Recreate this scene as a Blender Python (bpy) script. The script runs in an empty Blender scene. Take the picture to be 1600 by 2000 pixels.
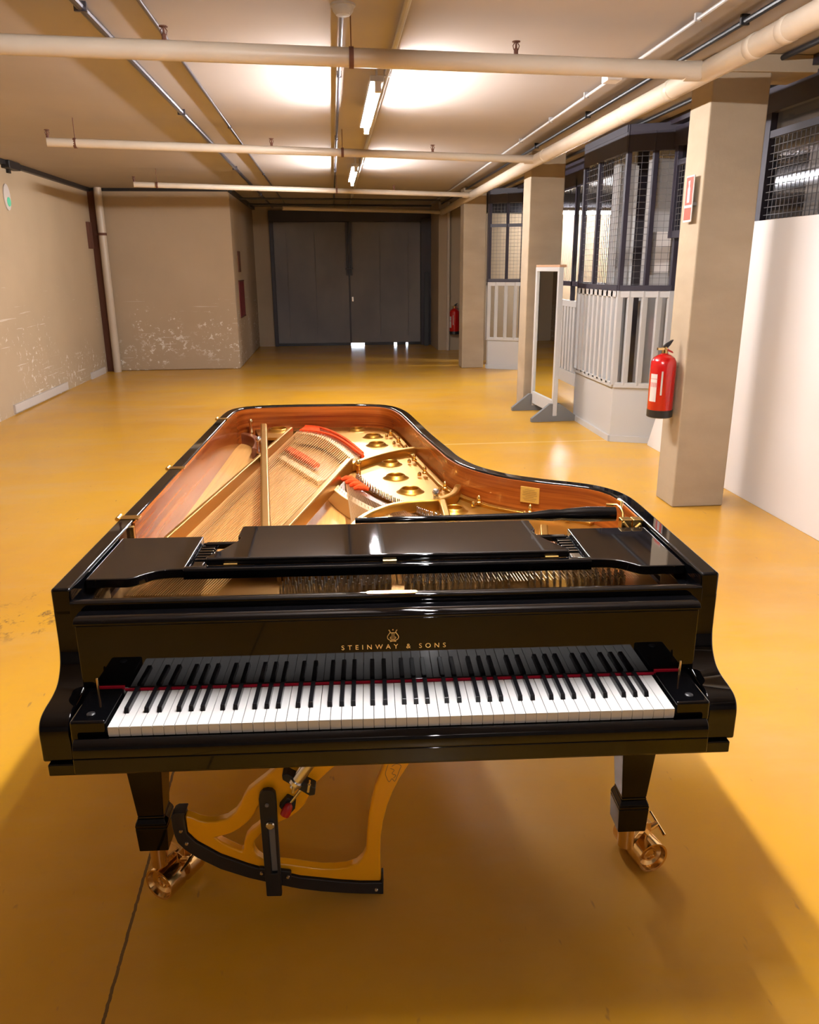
import bpy, bmesh, math, random
from mathutils import Vector, Matrix
random.seed(7)
S = bpy.context.scene
COL = S.collection

# ---------------------------------------------------------------- camera, world, exposure
TH = math.radians(2.6)                      # the piano stands 2.6 degrees off the room's axis
CAM = (-0.10946, -1.49108, 1.66316)
def cam_axes():
    yaw, pitch, roll = 0.0493, 0.3002, -0.0061
    cy, sy, cp, sp = math.cos(yaw), math.sin(yaw), math.cos(pitch), math.sin(pitch)
    f = Vector((sy*cp, cy*cp, -sp)); r = Vector((cy, -sy, 0)); u = r.cross(f)
    c, s = math.cos(roll), math.sin(roll)
    r2, u2 = c*r + s*u, -s*r + c*u
    T = Matrix(((math.cos(TH), math.sin(TH), 0), (-math.sin(TH), math.cos(TH), 0), (0, 0, 1)))
    return T @ r2, T @ u2, T @ f
r_, u_, f_ = cam_axes()
cd = bpy.data.cameras.new('camera'); co = bpy.data.objects.new('camera', cd); COL.objects.link(co)
co.matrix_world = Matrix(((r_.x, u_.x, -f_.x, CAM[0]), (r_.y, u_.y, -f_.y, CAM[1]), (r_.z, u_.z, -f_.z, CAM[2]), (0, 0, 0, 1)))
cd.sensor_fit = 'VERTICAL'; cd.sensor_height = 36.0; cd.lens = 1544.3*36/2000; cd.clip_start = 0.05; cd.clip_end = 100
S.camera = co
w = bpy.data.worlds.new('world'); S.world = w; w.use_nodes = True
w.node_tree.nodes['Background'].inputs[0].default_value = (0.9, 0.8, 0.7, 1); w.node_tree.nodes['Background'].inputs[1].default_value = 0.05
S.view_settings.view_transform = 'Standard'; S.view_settings.look = 'None'; S.view_settings.gamma = 1.0
S.view_settings.exposure = 2.22; S.view_settings.use_curve_mapping = False
S.cycles.use_denoising = True; S.cycles.max_bounces = 10; S.cycles.diffuse_bounces = 3; S.cycles.glossy_bounces = 5
S.cycles.transparent_max_bounces = 12; S.cycles.sample_clamp_indirect = 6.0
TUBE = 140.0                                 # radiance of the fluorescent tubes
TUBECOL = (1.0, 0.97, 0.975)

# ---------------------------------------------------------------- materials
def mat(name, col, rough=0.5, metal=0.0, coat=0.0, spec=0.5, emit=None, strength=0.0, noise=None, bump=None):
    m = bpy.data.materials.new(name); m.use_nodes = True; nt = m.node_tree; b = nt.nodes['Principled BSDF']
    b.inputs['Base Color'].default_value = (*col, 1); b.inputs['Roughness'].default_value = rough
    b.inputs['Metallic'].default_value = metal; b.inputs['Coat Weight'].default_value = coat
    b.inputs['Coat Roughness'].default_value = 0.03; b.inputs['Specular IOR Level'].default_value = spec
    if emit: b.inputs['Emission Color'].default_value = (*emit, 1); b.inputs['Emission Strength'].default_value = strength
    tc = nt.nodes.new('ShaderNodeTexCoord')
    if noise:                                # (scale xyz, second colour, low, high)
        sc, c2, lo, hi = noise
        mp = nt.nodes.new('ShaderNodeMapping'); mp.inputs['Scale'].default_value = sc
        nz = nt.nodes.new('ShaderNodeTexNoise'); nz.inputs['Scale'].default_value = 1.0; nz.inputs['Detail'].default_value = 5
        rp = nt.nodes.new('ShaderNodeValToRGB'); rp.color_ramp.elements[0].position = lo; rp.color_ramp.elements[1].position = hi
        rp.color_ramp.elements[0].color = (*col, 1); rp.color_ramp.elements[1].color = (*c2, 1)
        nt.links.new(tc.outputs['Object'], mp.inputs[0]); nt.links.new(mp.outputs[0], nz.inputs['Vector'])
        nt.links.new(nz.outputs[0], rp.inputs[0]); nt.links.new(rp.outputs[0], b.inputs['Base Color'])
    if bump:                                 # (scale, strength)
        nz = nt.nodes.new('ShaderNodeTexNoise'); nz.inputs['Scale'].default_value = bump[0]; nz.inputs['Detail'].default_value = 4
        bp = nt.nodes.new('ShaderNodeBump'); bp.inputs['Strength'].default_value = bump[1]; bp.inputs['Distance'].default_value = 0.01
        nt.links.new(tc.outputs['Object'], nz.inputs['Vector']); nt.links.new(nz.outputs[0], bp.inputs['Height']); nt.links.new(bp.outputs[0], b.inputs['Normal'])
    return m

class NG:
    """small helper to wire node graphs"""
    def __init__(s, m): s.nt = m.node_tree; s.b = s.nt.nodes['Principled BSDF']; s.tc = s.nt.nodes.new('ShaderNodeTexCoord')
    def map(s, scale=(1, 1, 1), loc=(0, 0, 0), rot=(0, 0, 0)):
        n = s.nt.nodes.new('ShaderNodeMapping'); n.inputs['Scale'].default_value = scale; n.inputs['Location'].default_value = loc; n.inputs['Rotation'].default_value = rot
        s.nt.links.new(s.tc.outputs['Object'], n.inputs[0]); return n.outputs[0]
    def noise(s, vec, scale=1, detail=4, rough=0.55):
        n = s.nt.nodes.new('ShaderNodeTexNoise'); n.inputs['Scale'].default_value = scale; n.inputs['Detail'].default_value = detail; n.inputs['Roughness'].default_value = rough
        s.nt.links.new(vec, n.inputs['Vector']); return n.outputs[0]
    def ramp(s, fac, stops):
        n = s.nt.nodes.new('ShaderNodeValToRGB'); e = n.color_ramp.elements
        while len(e) < len(stops): e.new(0.5)
        for i, (p, c) in enumerate(stops): e[i].position = p; e[i].color = (*c, 1) if len(c) == 3 else c
        s.nt.links.new(fac, n.inputs[0]); return n.outputs[0]
    def math(s, op, a, b=None, c=None):
        n = s.nt.nodes.new('ShaderNodeMath'); n.operation = op
        for i, v in enumerate((a, b, c)):
            if v is None: continue
            if isinstance(v, (int, float)): n.inputs[i].default_value = v
            else: s.nt.links.new(v, n.inputs[i])
        return n.outputs[0]
    def sep(s, vec=None):
        n = s.nt.nodes.new('ShaderNodeSeparateXYZ'); s.nt.links.new(vec if vec is not None else s.tc.outputs['Object'], n.inputs[0]); return n.outputs
    def mix(s, fac, a, b):
        n = s.nt.nodes.new('ShaderNodeMixRGB')
        for i, v in enumerate((fac, a, b)):
            if isinstance(v, (int, float)): n.inputs[i].default_value = v
            elif isinstance(v, tuple): n.inputs[i].default_value = (*v, 1)
            else: s.nt.links.new(v, n.inputs[i])
        return n.outputs[0]
    def base(s, c): s.nt.links.new(c, s.b.inputs['Base Color'])
    def rough(s, c): s.nt.links.new(c, s.b.inputs['Roughness'])
    def smooth(s, v, lo, hi):
        n = s.nt.nodes.new('ShaderNodeMapRange'); n.interpolation_type = 'SMOOTHSTEP'
        s.nt.links.new(v, n.inputs[0]); n.inputs[1].default_value = lo; n.inputs[2].default_value = hi; return n.outputs[0]

def floor_material():
    m = mat('resin_floor', (0.7, 0.38, 0.02), 0.27, spec=0.45); g = NG(m)
    big = g.noise(g.map(), 0.55, 5, 0.6); mid = g.noise(g.map((1.5, 0.8, 1)), 0.9, 4, 0.55); fine = g.noise(g.map(), 30, 3)
    c = g.ramp(big, [(0.28, (0.50, 0.228, 0.030)), (0.50, (0.64, 0.325, 0.017)), (0.70, (0.71, 0.385, 0.012))])
    c2 = g.ramp(mid, [(0.35, (0.56, 0.31, 0.09)), (0.65, (0.67, 0.345, 0.014))])
    c = g.mix(0.35, c, c2)
    c = g.mix(g.math('MULTIPLY', g.smooth(fine, 0.45, 0.75), 0.14), c, (0.50, 0.27, 0.06))
    worn = g.noise(g.map((0.45, 1.3, 1), loc=(3.1, 1.7, 0), rot=(0, 0, 0.25)), 1.1, 6, 0.65)
    c = g.mix(g.math('MULTIPLY', g.smooth(worn, 0.46, 0.68), 0.30), c, (0.56, 0.36, 0.14))
    speck = g.noise(g.map((14, 5, 1), rot=(0, 0, 0.6)), 2.0, 2); c = g.mix(g.math('MULTIPLY', g.smooth(speck, 0.70, 0.78), 0.5), c, (0.22, 0.12, 0.05))
    # the saw-cut joint that runs under the piano and a cross joint farther off, its reflected light painted in as a pale line
    xyz = g.sep(); wob = g.noise(g.map((1, 9, 1)), 3.0, 5, 0.7)
    x0 = g.math('ADD', xyz[0], g.math('MULTIPLY', g.math('SUBTRACT', wob, 0.5), 0.010))
    x0 = g.math('ADD', x0, g.math('MULTIPLY', xyz[1], 0.017))
    j = g.math('LESS_THAN', g.math('ABSOLUTE', g.math('ADD', x0, 0.690)), 0.0042)
    j = g.math('MULTIPLY', j, g.math('LESS_THAN', xyz[1], 2.6))
    c = g.mix(g.math('MULTIPLY', j, 0.85), c, (0.06, 0.035, 0.02))
    j2 = g.math('LESS_THAN', g.math('ABSOLUTE', g.math('SUBTRACT', xyz[1], 6.05)), 0.018)
    j2 = g.math('MULTIPLY', j2, g.math('GREATER_THAN', xyz[0], 0.45))
    c = g.mix(g.math('MULTIPLY', j2, 0.45), c, (0.85, 0.62, 0.25))
    # dark oily stain left of the piano
    dx = g.math('MULTIPLY', g.math('ADD', xyz[0], 1.62), 3.2); dy = g.math('MULTIPLY', g.math('SUBTRACT', xyz[1], 2.35), 2.6)
    d = g.math('ADD', g.math('MULTIPLY', dx, dx), g.math('MULTIPLY', dy, dy))
    st = g.math('MULTIPLY', g.smooth(g.noise(g.map((3, 2, 1)), 3.5, 5, 0.7), 0.52, 0.66), g.math('SUBTRACT', 1.0, g.smooth(d, 0.1, 1.0)))
    c = g.mix(g.math('MULTIPLY', st, 0.8), c, (0.05, 0.03, 0.03))
    g.base(c)
    return m

def plaster_material(name, col, chips, seed=0.0, axis=1):
    """painted plaster whose paint has flaked off low down (chips = strength)"""
    m = mat(name, col, 0.75, spec=0.25); g = NG(m)
    n = g.noise(g.map(loc=(seed, seed, seed)), 0.8, 4)
    c = g.ramp(n, [(0.3, tuple(v*0.94 for v in col)), (0.7, tuple(min(1, v*1.05) for v in col))])
    if chips:
        z = g.sep()[2]
        low = g.math('SUBTRACT', 1.0, g.smooth(z, 0.45, 1.95))
        sp = g.noise(g.map((2.2, 2.2, 2.6), loc=(seed, 3+seed, 1)), 5.0, 7, 0.74)
        th = g.math('SUBTRACT', 0.78, g.math('MULTIPLY', low, 0.205*chips))
        clump = g.smooth(g.noise(g.map(loc=(5+seed, seed, 2)), 0.9, 2), 0.42, 0.55)
        k = g.math('MULTIPLY', g.math('GREATER_THAN', sp, th), clump)
        hz = g.noise(g.map((0.9, 0.9, 30), loc=(seed, 8, 4)), 1.2, 3); k2 = g.math('MULTIPLY', g.math('GREATER_THAN', hz, 0.665), g.math('MULTIPLY', low, clump))
        k = g.math('MAXIMUM', k, k2)
        c = g.mix(k, c, (0.72, 0.68, 0.62))
    g.base(c); return m

def wood_material(name, dark, light, scale, rough=0.25, coat=0.3, rot=(0, 0, 0), sharp=(0.3, 0.7)):
    m = mat(name, light, rough, coat=coat); g = NG(m)
    n = g.noise(g.map(scale, rot=rot), 1.0, 6, 0.65)
    g.base(g.ramp(n, [(sharp[0], dark), (sharp[1], light)])); return m

M = {}
M['floor'] = floor_material()
M['ceiling'] = plaster_material('ceiling_paint', (0.365, 0.32, 0.29), 0, 2.0)
M['wall'] = plaster_material('wall_paint', (0.47, 0.365, 0.245), 1.0, 0.0)
M['wall2'] = plaster_material('wall_paint_block', (0.43, 0.33, 0.225), 1.0, 4.3)
M['wallplain'] = plaster_material('wall_paint_plain', (0.44, 0.345, 0.24), 0, 1.0)
M['concrete'] = mat('painted_concrete', (0.42, 0.335, 0.235), 0.7, spec=0.25, noise=((2, 2, 5), (0.355, 0.28, 0.195), 0.35, 0.75), bump=(22, 0.15))
M['white'] = mat('white_board', (0.77, 0.735, 0.72), 0.6, spec=0.3)
M['whitesteel'] = mat('white_enamel_steel', (0.518, 0.518, 0.518), 0.4)
M['darkdoor'] = mat('dark_steel_door', (0.16, 0.148, 0.156), 0.5, noise=((0.9, 1, 0.5), (0.24, 0.22, 0.212), 0.35, 0.65))
M['darkframe'] = mat('dark_frame_paint', (0.030, 0.026, 0.036), 0.45)
M['violet'] = mat('dark_violet_steel', (0.0272, 0.0224, 0.0368), 0.5)
M['black'] = mat('black_plastic', (0.012, 0.012, 0.014), 0.4)
M['lacquer'] = mat('black_lacquer', (0.002, 0.002, 0.0025), 0.03, spec=0.42)
M['satinblack'] = mat('satin_black_lacquer', (0.006, 0.005, 0.005), 0.03, spec=0.65)
M['ivory'] = mat('white_key_resin', (0.6708, 0.6708, 0.663), 0.12, coat=0.25)
M['keyside'] = mat('key_wood', (0.62, 0.50, 0.35), 0.5)
M['ebony'] = mat('black_key_resin', (0.010, 0.010, 0.012), 0.18)
M['gold'] = mat('bronzed_iron_plate', (0.43, 0.215, 0.034), 0.34, metal=0.92, bump=(300, 0.03), noise=((2, 2, 2), (0.47, 0.24, 0.038), 0.3, 0.7))
M['brass'] = mat('polished_brass', (0.828, 0.558, 0.18), 0.24, metal=1.0)
M['oldbrass'] = mat('brushed_brass', (0.74, 0.52, 0.24), 0.17, metal=1.0)
M['mahogany'] = wood_material('mahogany_veneer', (0.1275, 0.0153, 0.00255), (0.442, 0.1148, 0.0136), (0.6, 0.6, 30), 0.25, 0.25, sharp=(0.34, 0.64))
M['redwood'] = wood_material('dark_red_wood', (0.10, 0.025, 0.010), (0.20, 0.06, 0.02), (3, 3, 20), 0.4, 0.1)
M['spruce'] = wood_material('spruce_soundboard', (0.48, 0.225, 0.050), (0.66, 0.36, 0.105), (55, 1.6, 1), 0.35, 0.2, rot=(0, 0, 0.62))
M['maple'] = mat('maple_bridge', (0.6232, 0.4256, 0.1976), 0.4)
M['copper'] = mat('copper_wound_string', (0.82, 0.53, 0.21), 0.33, metal=0.85)
M['steelwire'] = mat('steel_string', (0.782, 0.595, 0.34), 0.3, metal=0.9)
M['steel'] = mat('bright_steel', (0.70, 0.69, 0.68), 0.22, metal=1.0)
M['redfelt'] = mat('red_felt', (0.7225, 0.07225, 0.0153), 0.9, spec=0.1, bump=(120, 0.4))
M['darkredfelt'] = mat('crimson_felt', (0.42, 0.01, 0.03), 0.9, spec=0.1)
M['yellow'] = mat('orange_yellow_enamel', (0.95, 0.44, 0.005), 0.28, coat=0.3)
M['rubber'] = mat('blue_black_rubber', (0.010, 0.011, 0.014), 0.5)
M['redplastic'] = mat('red_plastic', (0.45, 0.008, 0.012), 0.35)
M['redpaint'] = mat('red_enamel', (0.4675, 0.0051, 0.0051), 0.22, coat=0.5)
M['labelwhite'] = mat('label_white', (0.5928, 0.5472, 0.5168), 0.5)
M['pipe'] = mat('cream_pipe_paint', (0.5328, 0.4536, 0.36), 0.38, noise=((3, 3, 3), (0.4752, 0.3816, 0.288), 0.45, 0.8))
M['conduit'] = mat('galvanised_conduit', (0.11, 0.10, 0.115), 0.28, metal=0.8)
M['greyplastic'] = mat('grey_plastic', (0.385, 0.371, 0.364), 0.45)
M['greysteel'] = mat('grey_painted_steel', (0.208, 0.2, 0.2), 0.5)
M['meshwire'] = mat('dull_mesh_wire', (0.08, 0.076, 0.08), 0.6)
M['lightsteel'] = mat('pale_grey_steel', (0.322, 0.308, 0.301), 0.5)
M['footgrey'] = mat('blue_grey_paint', (0.165, 0.1688, 0.1725), 0.55)
M['timber'] = mat('pale_timber', (0.465, 0.27, 0.15), 0.6)
M['mirror'] = mat('silvered_glass', (0.86, 0.88, 0.86), 0.01, metal=1.0)
M['sign'] = mat('sign_red', (0.624, 0.048, 0.016), 0.5)
M['signgreen'] = mat('sign_green', (0.12, 0.62, 0.40), 0.5)
M['rust'] = mat('rusty_steel', (0.13, 0.05, 0.03), 0.8)
M['tube'] = mat('fluorescent_tube', (1, 1, 1), 0.4, emit=TUBECOL, strength=TUBE)
M['daylight'] = mat('daylight_outside', (0.8, 0.85, 0.9), 0.8, emit=(0.75, 0.85, 1.0), strength=6.0)
M['goldleaf'] = mat('gold_leaf', (0.95, 0.62, 0.20), 0.35, metal=0.6)
M['ink'] = mat('brown_ink', (0.30, 0.17, 0.04), 0.6)
M['cardgold'] = mat('gilt_card', (0.645, 0.39, 0.075), 0.4, metal=0.2)
M['louvre'] = mat('dark_louvre_paint', (0.018, 0.018, 0.026), 0.5)
def glass():
    m = bpy.data.materials.new('clear_glass'); m.use_nodes = True; nt = m.node_tree; nt.nodes.clear()
    o = nt.nodes.new('ShaderNodeOutputMaterial'); t = nt.nodes.new('ShaderNodeBsdfTransparent'); gl = nt.nodes.new('ShaderNodeBsdfGlossy'); mx = nt.nodes.new('ShaderNodeMixShader')
    t.inputs[0].default_value = (0.86, 0.87, 0.88, 1); gl.inputs['Roughness'].default_value = 0.04; gl.inputs[0].default_value = (0.8, 0.8, 0.85, 1)
    mx.inputs[0].default_value = 0.09; nt.links.new(t.outputs[0], mx.inputs[1]); nt.links.new(gl.outputs[0], mx.inputs[2]); nt.links.new(mx.outputs[0], o.inputs[0]); return m
M['glass'] = glass()

# ---------------------------------------------------------------- mesh helpers
class MB:
    def __init__(s): s.v = []; s.f = []
    def add(s, vs, fs):
        n = len(s.v); s.v += [tuple(p) for p in vs]; s.f += [tuple(i+n for i in q) for q in fs]; return s
    def box(s, x0, x1, y0, y1, z0, z1):
        return s.add([(x0,y0,z0),(x1,y0,z0),(x1,y1,z0),(x0,y1,z0),(x0,y0,z1),(x1,y0,z1),(x1,y1,z1),(x0,y1,z1)],
                     [(0,3,2,1),(4,5,6,7),(0,1,5,4),(1,2,6,5),(2,3,7,6),(3,0,4,7)])
    def hexa(s, lo, hi):                     # two quads (counter-clockwise from outside above)
        return s.add(list(lo)+list(hi), [(0,3,2,1),(4,5,6,7),(0,1,5,4),(1,2,6,5),(2,3,7,6),(3,0,4,7)])
    def bar(s, a, b, w, h, up=(0,0,1)):      # rectangular bar from a to b
        a, b, up = Vector(a), Vector(b), Vector(up); d = (b-a).normalized(); sd = d.cross(up).normalized(); u = sd.cross(d)
        q = [(-w/2,-h/2),(w/2,-h/2),(w/2,h/2),(-w/2,h/2)]
        vs = [p+sd*x+u*y for p in (a, b) for x, y in q]
        return s.add(vs, [(0,1,2,3),(7,6,5,4),(0,4,5,1),(1,5,6,2),(2,6,7,3),(3,7,4,0)])
    def tube(s, pts, r, n=10, closed=False, cap=True):
        pts = [Vector(p) for p in pts]; N = len(pts); rr = r if isinstance(r, (list, tuple)) else [r]*N
        base = len(s.v); prev = None
        for i, p in enumerate(pts):
            if closed: d = pts[(i+1) % N]-pts[i-1]
            else: d = pts[min(i+1, N-1)]-pts[max(i-1, 0)]
            d.normalize()
            if prev is None:
                a = Vector((0,0,1)) if abs(d.z) < 0.9 else Vector((1,0,0)); e1 = d.cross(a).normalized()
            else: e1 = (prev-d*prev.dot(d)).normalized()
            prev = e1; e2 = d.cross(e1)
            for k in range(n):
                t = 2*math.pi*k/n; s.v.append(tuple(p+(e1*math.cos(t)+e2*math.sin(t))*rr[i]))
        for i in range(N if closed else N-1):
            for k in range(n):
                a = base+i*n+k; b = base+i*n+(k+1) % n; j = (i+1) % N; c = base+j*n+(k+1) % n; d = base+j*n+k
                s.f.append((a, b, c, d))
        if cap and not closed:
            s.f.append(tuple(base+k for k in range(n))[::-1]); s.f.append(tuple(base+(N-1)*n+k for k in range(n)))
        return s
    def lathe(s, prof, n=24, mx=None):
        mx = mx or Matrix.Identity(4); base = len(s.v); m = len(prof)
        for r, z in prof:
            for k in range(n):
                t = 2*math.pi*k/n; s.v.append(tuple(mx @ Vector((r*math.cos(t), r*math.sin(t), z))))
        for i in range(m-1):
            for k in range(n):
                s.f.append((base+i*n+k, base+i*n+(k+1) % n, base+(i+1)*n+(k+1) % n, base+(i+1)*n+k))
        if prof[0][0] > 1e-6: s.f.append(tuple(base+k for k in range(n))[::-1])
        if prof[-1][0] > 1e-6: s.f.append(tuple(base+(m-1)*n+k for k in range(n)))
        return s
    def prism(s, poly, a0, a1, axis='z'):    # polygon extruded along an axis; poly in the other two (x,y) / (x,z) / (y,z)
        def P(p, a): return {'z': (p[0], p[1], a), 'y': (p[0], a, p[1]), 'x': (a, p[0], p[1])}[axis]
        n = len(poly); s.add([P(p, a0) for p in poly]+[P(p, a1) for p in poly],
            [tuple(range(n))[::-1], tuple(range(n, 2*n))]+[(i, (i+1) % n, n+(i+1) % n, n+i) for i in range(n)])
        return s
    def strip(s, left, right, z0, z1):       # a band between two plan curves, z0..z1
        n = len(left); b = len(s.v)
        for p, q in zip(left, right): s.v += [(p[0],p[1],z0),(q[0],q[1],z0),(q[0],q[1],z1),(p[0],p[1],z1)]
        for i in range(n-1):
            o, q = b+4*i, b+4*i+4
            for k in range(4): s.f.append((o+k, o+(k+1) % 4, q+(k+1) % 4, q+k))
        s.f.append((b, b+3, b+2, b+1)); e = b+4*(n-1); s.f.append((e, e+1, e+2, e+3)); return s

def obj(name, mb, m, parent=None, bevel=0.0, seg=2, smooth=True, angle=35, loc=None):
    me = bpy.data.meshes.new(name); me.from_pydata(mb.v, [], mb.f); me.update()
    bm = bmesh.new(); bm.from_mesh(me); bmesh.ops.recalc_face_normals(bm, faces=bm.faces); bm.to_mesh(me); bm.free()
    ms = m if isinstance(m, (list, tuple)) else [m]
    for k in ms: me.materials.append(M[k] if isinstance(k, str) else k)
    if smooth:
        for p in me.polygons: p.use_smooth = True
        me.set_sharp_from_angle(angle=math.radians(angle))
    o = bpy.data.objects.new(name, me); COL.objects.link(o)
    if parent is not None: o.parent = parent
    if loc: o.location = loc
    if bevel:
        b = o.modifiers.new('bevel', 'BEVEL'); b.width = bevel; b.segments = seg; b.limit_method = 'ANGLE'; b.angle_limit = math.radians(40); b.harden_normals = True
    return o
def tag(o, label=None, cat=None, group=None, kind=None):
    if label: o['label'] = label
    if cat: o['category'] = cat
    if group: o['group'] = group
    if kind: o['kind'] = kind
    return o
def thing(name, label, cat, loc=(0,0,0), rz=0.0, group=None, kind=None):
    o = bpy.data.objects.new(name, None); COL.objects.link(o); o.location = loc; o.rotation_euler = (0,0,rz); o.empty_display_size = 0.05
    return tag(o, label, cat, group, kind)
def dup(o, parent=None, loc=None):           # copy of one part (mesh shared) with its children
    c = o.copy(); COL.objects.link(c); c.parent = parent
    if loc is not None: c.location = loc
    for ch in list(o.children): dup(ch, c)
    return c
def struct(o): o['kind'] = 'structure'; return o
def crom(pts, per=8):                        # Catmull-Rom through plan points
    out = []; P = [Vector(p) for p in pts]
    for i in range(len(P)-1):
        p0, p1, p2, p3 = P[max(i-1,0)], P[i], P[i+1], P[min(i+2,len(P)-1)]
        for k in range(per):
            t = k/per; out.append(0.5*((2*p1)+(p2-p0)*t+(2*p0-5*p1+4*p2-p3)*t*t+(3*p1-p0-3*p2+p3)*t**3))
    out.append(P[-1]); return [tuple(v) for v in out]
def offset(pts, d):                          # plan curve moved sideways (to its right when d > 0)
    out = []; n = len(pts)
    for i in range(n):
        a, b = Vector(pts[max(i-1,0)][:2]), Vector(pts[min(i+1,n-1)][:2]); t = (b-a).normalized()
        out.append((pts[i][0]+t.y*d, pts[i][1]-t.x*d))
    return out
def rot_to(d):                               # matrix turning +z to direction d
    return Vector((0,0,1)).rotation_difference(Vector(d)).to_matrix().to_4x4()
def T(x, y, z): return Matrix.Translation((x, y, z))

# ================================================================ THE ROOM
ZC = 2.90
struct(obj('floor', MB().box(-4.1, 7.2, -6.2, 17.6, -0.1, 0), 'floor', smooth=False))
struct(obj('ceiling', MB().box(-4.1, 7.2, -6.2, 17.6, ZC, ZC+0.1), 'ceiling', smooth=False))
struct(obj('wall_left', MB().box(-4.1, -3.92, -6.2, 12.6, 0, ZC), 'wall', smooth=False))
struct(obj('wall_block', MB().box(-4.1, -1.7, 12.55, 16.9, 0, ZC), 'wall2', bevel=0.02, smooth=True))
struct(obj('wall_rear', MB().box(-4.1, 7.2, -6.2, -6.0, 0, ZC), 'darkdoor', smooth=False))
wf = MB(); wf.box(-1.7, -1.36, 16.6, 16.9, 0, ZC); wf.box(-1.36, 2.12, 16.6, 16.9, 2.66, ZC); wf.box(1.94, 2.12, 16.6, 16.9, 0, 2.66); wf.box(2.10, 2.62, 15.2, 16.9, 0, ZC)
struct(obj('wall_front', wf, 'wallplain', smooth=False))
struct(obj('wall_right', MB().box(7.0, 7.2, -6.2, 17.6, 0, ZC), 'wallplain', smooth=False))
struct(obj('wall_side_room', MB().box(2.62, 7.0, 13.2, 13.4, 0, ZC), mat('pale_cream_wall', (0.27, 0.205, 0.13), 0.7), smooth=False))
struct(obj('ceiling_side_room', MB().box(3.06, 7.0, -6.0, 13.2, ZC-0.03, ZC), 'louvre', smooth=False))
struct(obj('trim_1', MB().box(-3.92, -3.86, 8.75, 12.55, 2.845, ZC), 'black', smooth=False))
struct(obj('trim_2', MB().box(-3.86, -1.72, 12.50, 12.55, 2.855, ZC), 'black', smooth=False))
struct(obj('trim_3', MB().box(-3.92, -3.80, 12.49, 12.55, 0, 2.86), 'rust', smooth=False))
struct(obj('trim_4', MB().box(-1.70, -1.64, 12.5, 16.6, 2.84, ZC), 'black', smooth=False))
bb = MB(); bb.box(-3.92, -3.895, 8.3, 10.3, 0.02, 0.12); bb.box(-3.92, -3.895, 11.5, 12.3, 0.0, 0.10)
struct(obj('baseboard_left', bb, 'labelwhite', smooth=False))

# three concrete pillars
for x0, x1, y0, y1 in ((2.285, 2.665, 3.75, 4.05), (2.20, 2.60, 8.02, 8.36), (2.10, 2.475, 12.1, 12.45)):
    p = MB().box(x0, x1, y0, y1, 0, ZC)
    struct(obj('pillar', p, 'concrete', bevel=0.012))
struct(obj('trim_5', MB().box(2.28, 3.2, 3.72, 4.08, 2.80, ZC-0.001), 'concrete', bevel=0.006))

struct(obj('wall_side_darkener', MB().box(2.62, 7.0, 12.95, 13.2, 2.56, ZC-0.03), 'louvre', smooth=False))  # dark box added to keep the wall above the side-room lamp dark
# the big dark double door at the far end
door = tag(thing('door_1', 'dark grey steel double door closing the far end of the hall', 'door', (0, 16.6, 0)), kind='structure')
lf = MB().box(-1.30, 0.318, 0.02, 0.09, 0.045, 2.60)
for x in (-1.02, -0.42): lf.box(x, x+0.02, 0.005, 0.02, 0.2, 2.4)
obj('door_leaf', lf, 'darkdoor', door, bevel=0.006)
lf = MB().box(0.3185, 1.90, 0.022, 0.09, 0.045, 2.60)
for x in (0.98, 1.60): lf.box(x, x+0.02, 0.005, 0.02, 0.2, 2.4)
obj('door_leaf', lf, 'darkdoor', door, bevel=0.006)
obj('door_frame', MB().box(-1.36, -1.28, -0.06, 0.1, 0, 2.66).box(1.88, 2.11, -0.16, 0.1, 0, 2.66).box(-1.36, 2.11, -0.10, 0.1, 2.60, 2.82), 'darkframe', door, bevel=0.005)
obj('bolt_bar', MB().box(0.300, 0.337, 0.012, 0.021, 0.05, 2.60).box(0.255, 0.295, -0.035, 0.02, 1.50, 2.60).box(0.345, 0.385, -0.035, 0.02, 1.50, 2.60).box(0.24, 0.40, -0.045, 0.02, 1.62, 1.66), 'darkframe', door, bevel=0.004)
obj('lock_plate', MB().box(0.36, 0.40, -0.01, 0.02, 0.95, 1.05), 'steel', door, bevel=0.004)
obj('door_sweep', MB().box(-1.36, 0.32, -0.01, 0.10, 0.0, 0.06).box(0.62, 1.28, -0.01, 0.10, 0.0, 0.06).box(1.35, 1.55, -0.01, 0.10, 0.0, 0.06).box(1.60, 1.92, -0.01, 0.10, 0.0, 0.06), 'black', door)
struct(obj('sky_outside', MB().box(-0.5, 1.9, 17.30, 17.34, 0.0, 0.5), 'daylight', smooth=False))

# ================================================================ LAMPS
def lamp(y, label, L=1.57):
    t = thing('fluorescent_lamp', label, 'lamp', (0.222, y, 0), 0, 'fluorescent lamps in a row along the ceiling')
    obj('lamp_housing', MB().box(-0.050, 0.034, -L/2-0.06, L/2+0.06, 2.732, 2.765), 'greyplastic', t, bevel=0.004)
    obj('tube', MB().tube([(0, -L/2, 2.70), (0, L/2, 2.70)], 0.016, 10), 'tube', t)
    for a in (-L*0.42, L*0.42): obj('hanger', MB().tube([(0, a, 2.765), (0.0, a, ZC)], 0.008, 6), 'greyplastic', t)
    for a in (-L/2-0.04, L/2-0.01): obj('lamp_holder', MB().box(-0.02, 0.02, a, a+0.05, 2.68, 2.74), 'labelwhite', t, bevel=0.004)
    return t
lamp(0.88, 'lit tube lamp overhead, above the keyboard and out of the frame')
lamp(-4.2, 'lit tube lamp behind the camera', 0.5)
lamp(4.655, 'lit white tube lamp nearest in view, between the first and second cross pipe')
lamp(8.86, 'lit white tube lamp farther back, just before the third cross pipe')
t = thing('fluorescent_lamp', 'lit tube lamp in the side room, seen through the wire mesh', 'lamp', (4.55, 12.4, 0), 0, None)
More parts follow.
